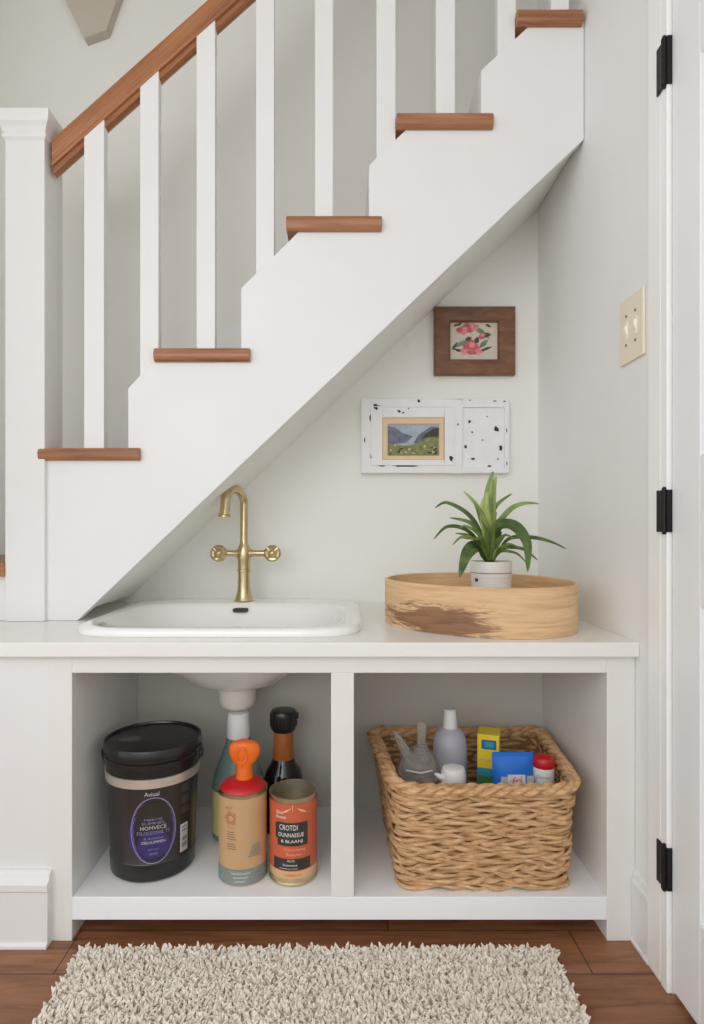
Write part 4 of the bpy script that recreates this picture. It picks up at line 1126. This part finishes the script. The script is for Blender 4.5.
# ================================================================ SWITCH PLATE
ka, kb_ = 1.046, .964
sw = thing('light_switch', 'cream double toggle light switch plate on the right wall', 'light switch', (WX, Y(1.01), ZR(165)))
g = G(); z0, z1 = ZR(165), ZR(231); y0, y1 = Y(kb_), Y(ka)
g.box(WX - .0075, WX - .0002, y0, y1, z0, z1); g.obj('switch_plate', 'switch', sw, bevel=.003, seg=3)
zc3 = (z0 + z1) / 2; ym = (y0 + y1) / 2
for dy in (-.022, .022):
    g = G().box(WX - .0088, WX - .007, ym + dy - .0075, ym + dy + .0075, zc3 - .02, zc3 + .02)
    g.add([(WX - .0085, ym + dy - .005, zc3 - .012), (WX - .0085, ym + dy + .005, zc3 - .012), (WX - .0085, ym + dy + .005, zc3 + .012), (WX - .0085, ym + dy - .005, zc3 + .012),
           (WX - .0135, ym + dy - .004, zc3 + .002), (WX - .0135, ym + dy + .004, zc3 + .002), (WX - .0125, ym + dy + .004, zc3 + .012), (WX - .0125, ym + dy - .004, zc3 + .012)],
          [(0, 1, 5, 4), (1, 2, 6, 5), (2, 3, 7, 6), (3, 0, 4, 7), (4, 5, 6, 7)])
    g.obj('toggle', 'switch2', sw, bevel=.0008)
    for dz in (-.034, .034):
        g = G(); g.tube([(WX - .0072, ym + dy, zc3 + dz), (WX - .0090, ym + dy, zc3 + dz)], .0033, 12); g.obj('screw', 'brownprint', sw)

# ================================================================ RUG
rx0, rx1, ry0, ry1 = U(-255), U(206), .80, Y(.972)
rg = thing('shag_rug', 'cream shag rug lying on wooden floor in front of the cabinet', 'rug', ((rx0 + rx1) / 2, (ry0 + ry1) / 2, 0))
g = G().box(rx0 + .006, rx1 - .006, ry0, ry1 - .006, .0005, .010); g.obj('rug_base', 'rugbase', rg, bevel=.003)
g = G()
stp = .0064
ny = int((ry1 - ry0) / stp); nx = int((rx1 - rx0) / stp)
for j in range(ny):
    for i in range(nx):
        x = rx0 + .006 + (i + random.random()) * (rx1 - rx0 - .012) / nx; y = ry0 + (j + random.random()) * (ry1 - ry0 - .006) / ny
        h = .019 + .005 * random.random(); a = random.random() * 2 * PI; ln = .010 * random.random() + .004
        lx, ly = math.cos(a) * ln, math.sin(a) * ln
        r = .0031 + .0010 * random.random(); tw = random.random() * 3
        rings = []
        for t_, rr_ in ((0, .9), (.45, 1.1), (.8, .95), (1.0, .35)):
            rings.append([(x + lx * t_ * t_ + r * rr_ * math.cos(tw + t_ * 1.6 + 2 * PI * q_ / 4), y + ly * t_ * t_ + r * rr_ * math.sin(tw + t_ * 1.6 + 2 * PI * q_ / 4), .004 + h * t_ * (1 - .12 * t_)) for q_ in range(4)])
        g.loft(rings, True, False, True)
g.obj('rug_pile', 'rug', rg, smooth=True, kind='stuff')

# ================================================================ CAMERA, LIGHT
cam = bpy.data.cameras.new('camera'); co = bpy.data.objects.new('camera', cam); col.objects.link(co)
co.location = (0, 0, HC); co.rotation_euler = (PI / 2, 0, 0)
cam.sensor_fit = 'VERTICAL'; cam.sensor_height = 36; cam.lens = 36 * (D / S) / 1024
cam.shift_x = 10 / 1024; cam.shift_y = -(525 - 512) / 1024 * -1
cam.clip_start = .02; sc.camera = co
w = bpy.data.worlds.new('room_light'); sc.world = w; w.use_nodes = True
bg = w.node_tree.nodes['Background']; bg.inputs['Color'].default_value = (.95, .98, 1.0, 1); bg.inputs['Strength'].default_value = 1.2
def area(name, loc, target, size, power, color=(1, .97, .92)):
    l = bpy.data.lights.new(name, 'AREA'); l.shape = 'RECTANGLE'; l.size, l.size_y = size; l.energy = power; l.color = color
    o = bpy.data.objects.new(name, l); col.objects.link(o); o.location = loc
    o.rotation_euler = (Vector(target) - Vector(loc)).to_track_quat('-Z', 'Y').to_euler(); return o
area('front_left_light', (-.9, -1.5, 1.9), (0.1, 1.6, 1.0), (2.2, 2.0), 24, (1, .99, .975))  # unseen soft area lamp added at front left, no actual window
sc.view_settings.view_transform = 'Standard'; sc.view_settings.look = 'None'; sc.view_settings.exposure = 0; sc.view_settings.gamma = 1
sc.cycles.use_denoising = True; sc.cycles.max_bounces = 10; sc.cycles.diffuse_bounces = 6; sc.cycles.transmission_bounces = 8; sc.cycles.transparent_max_bounces = 8
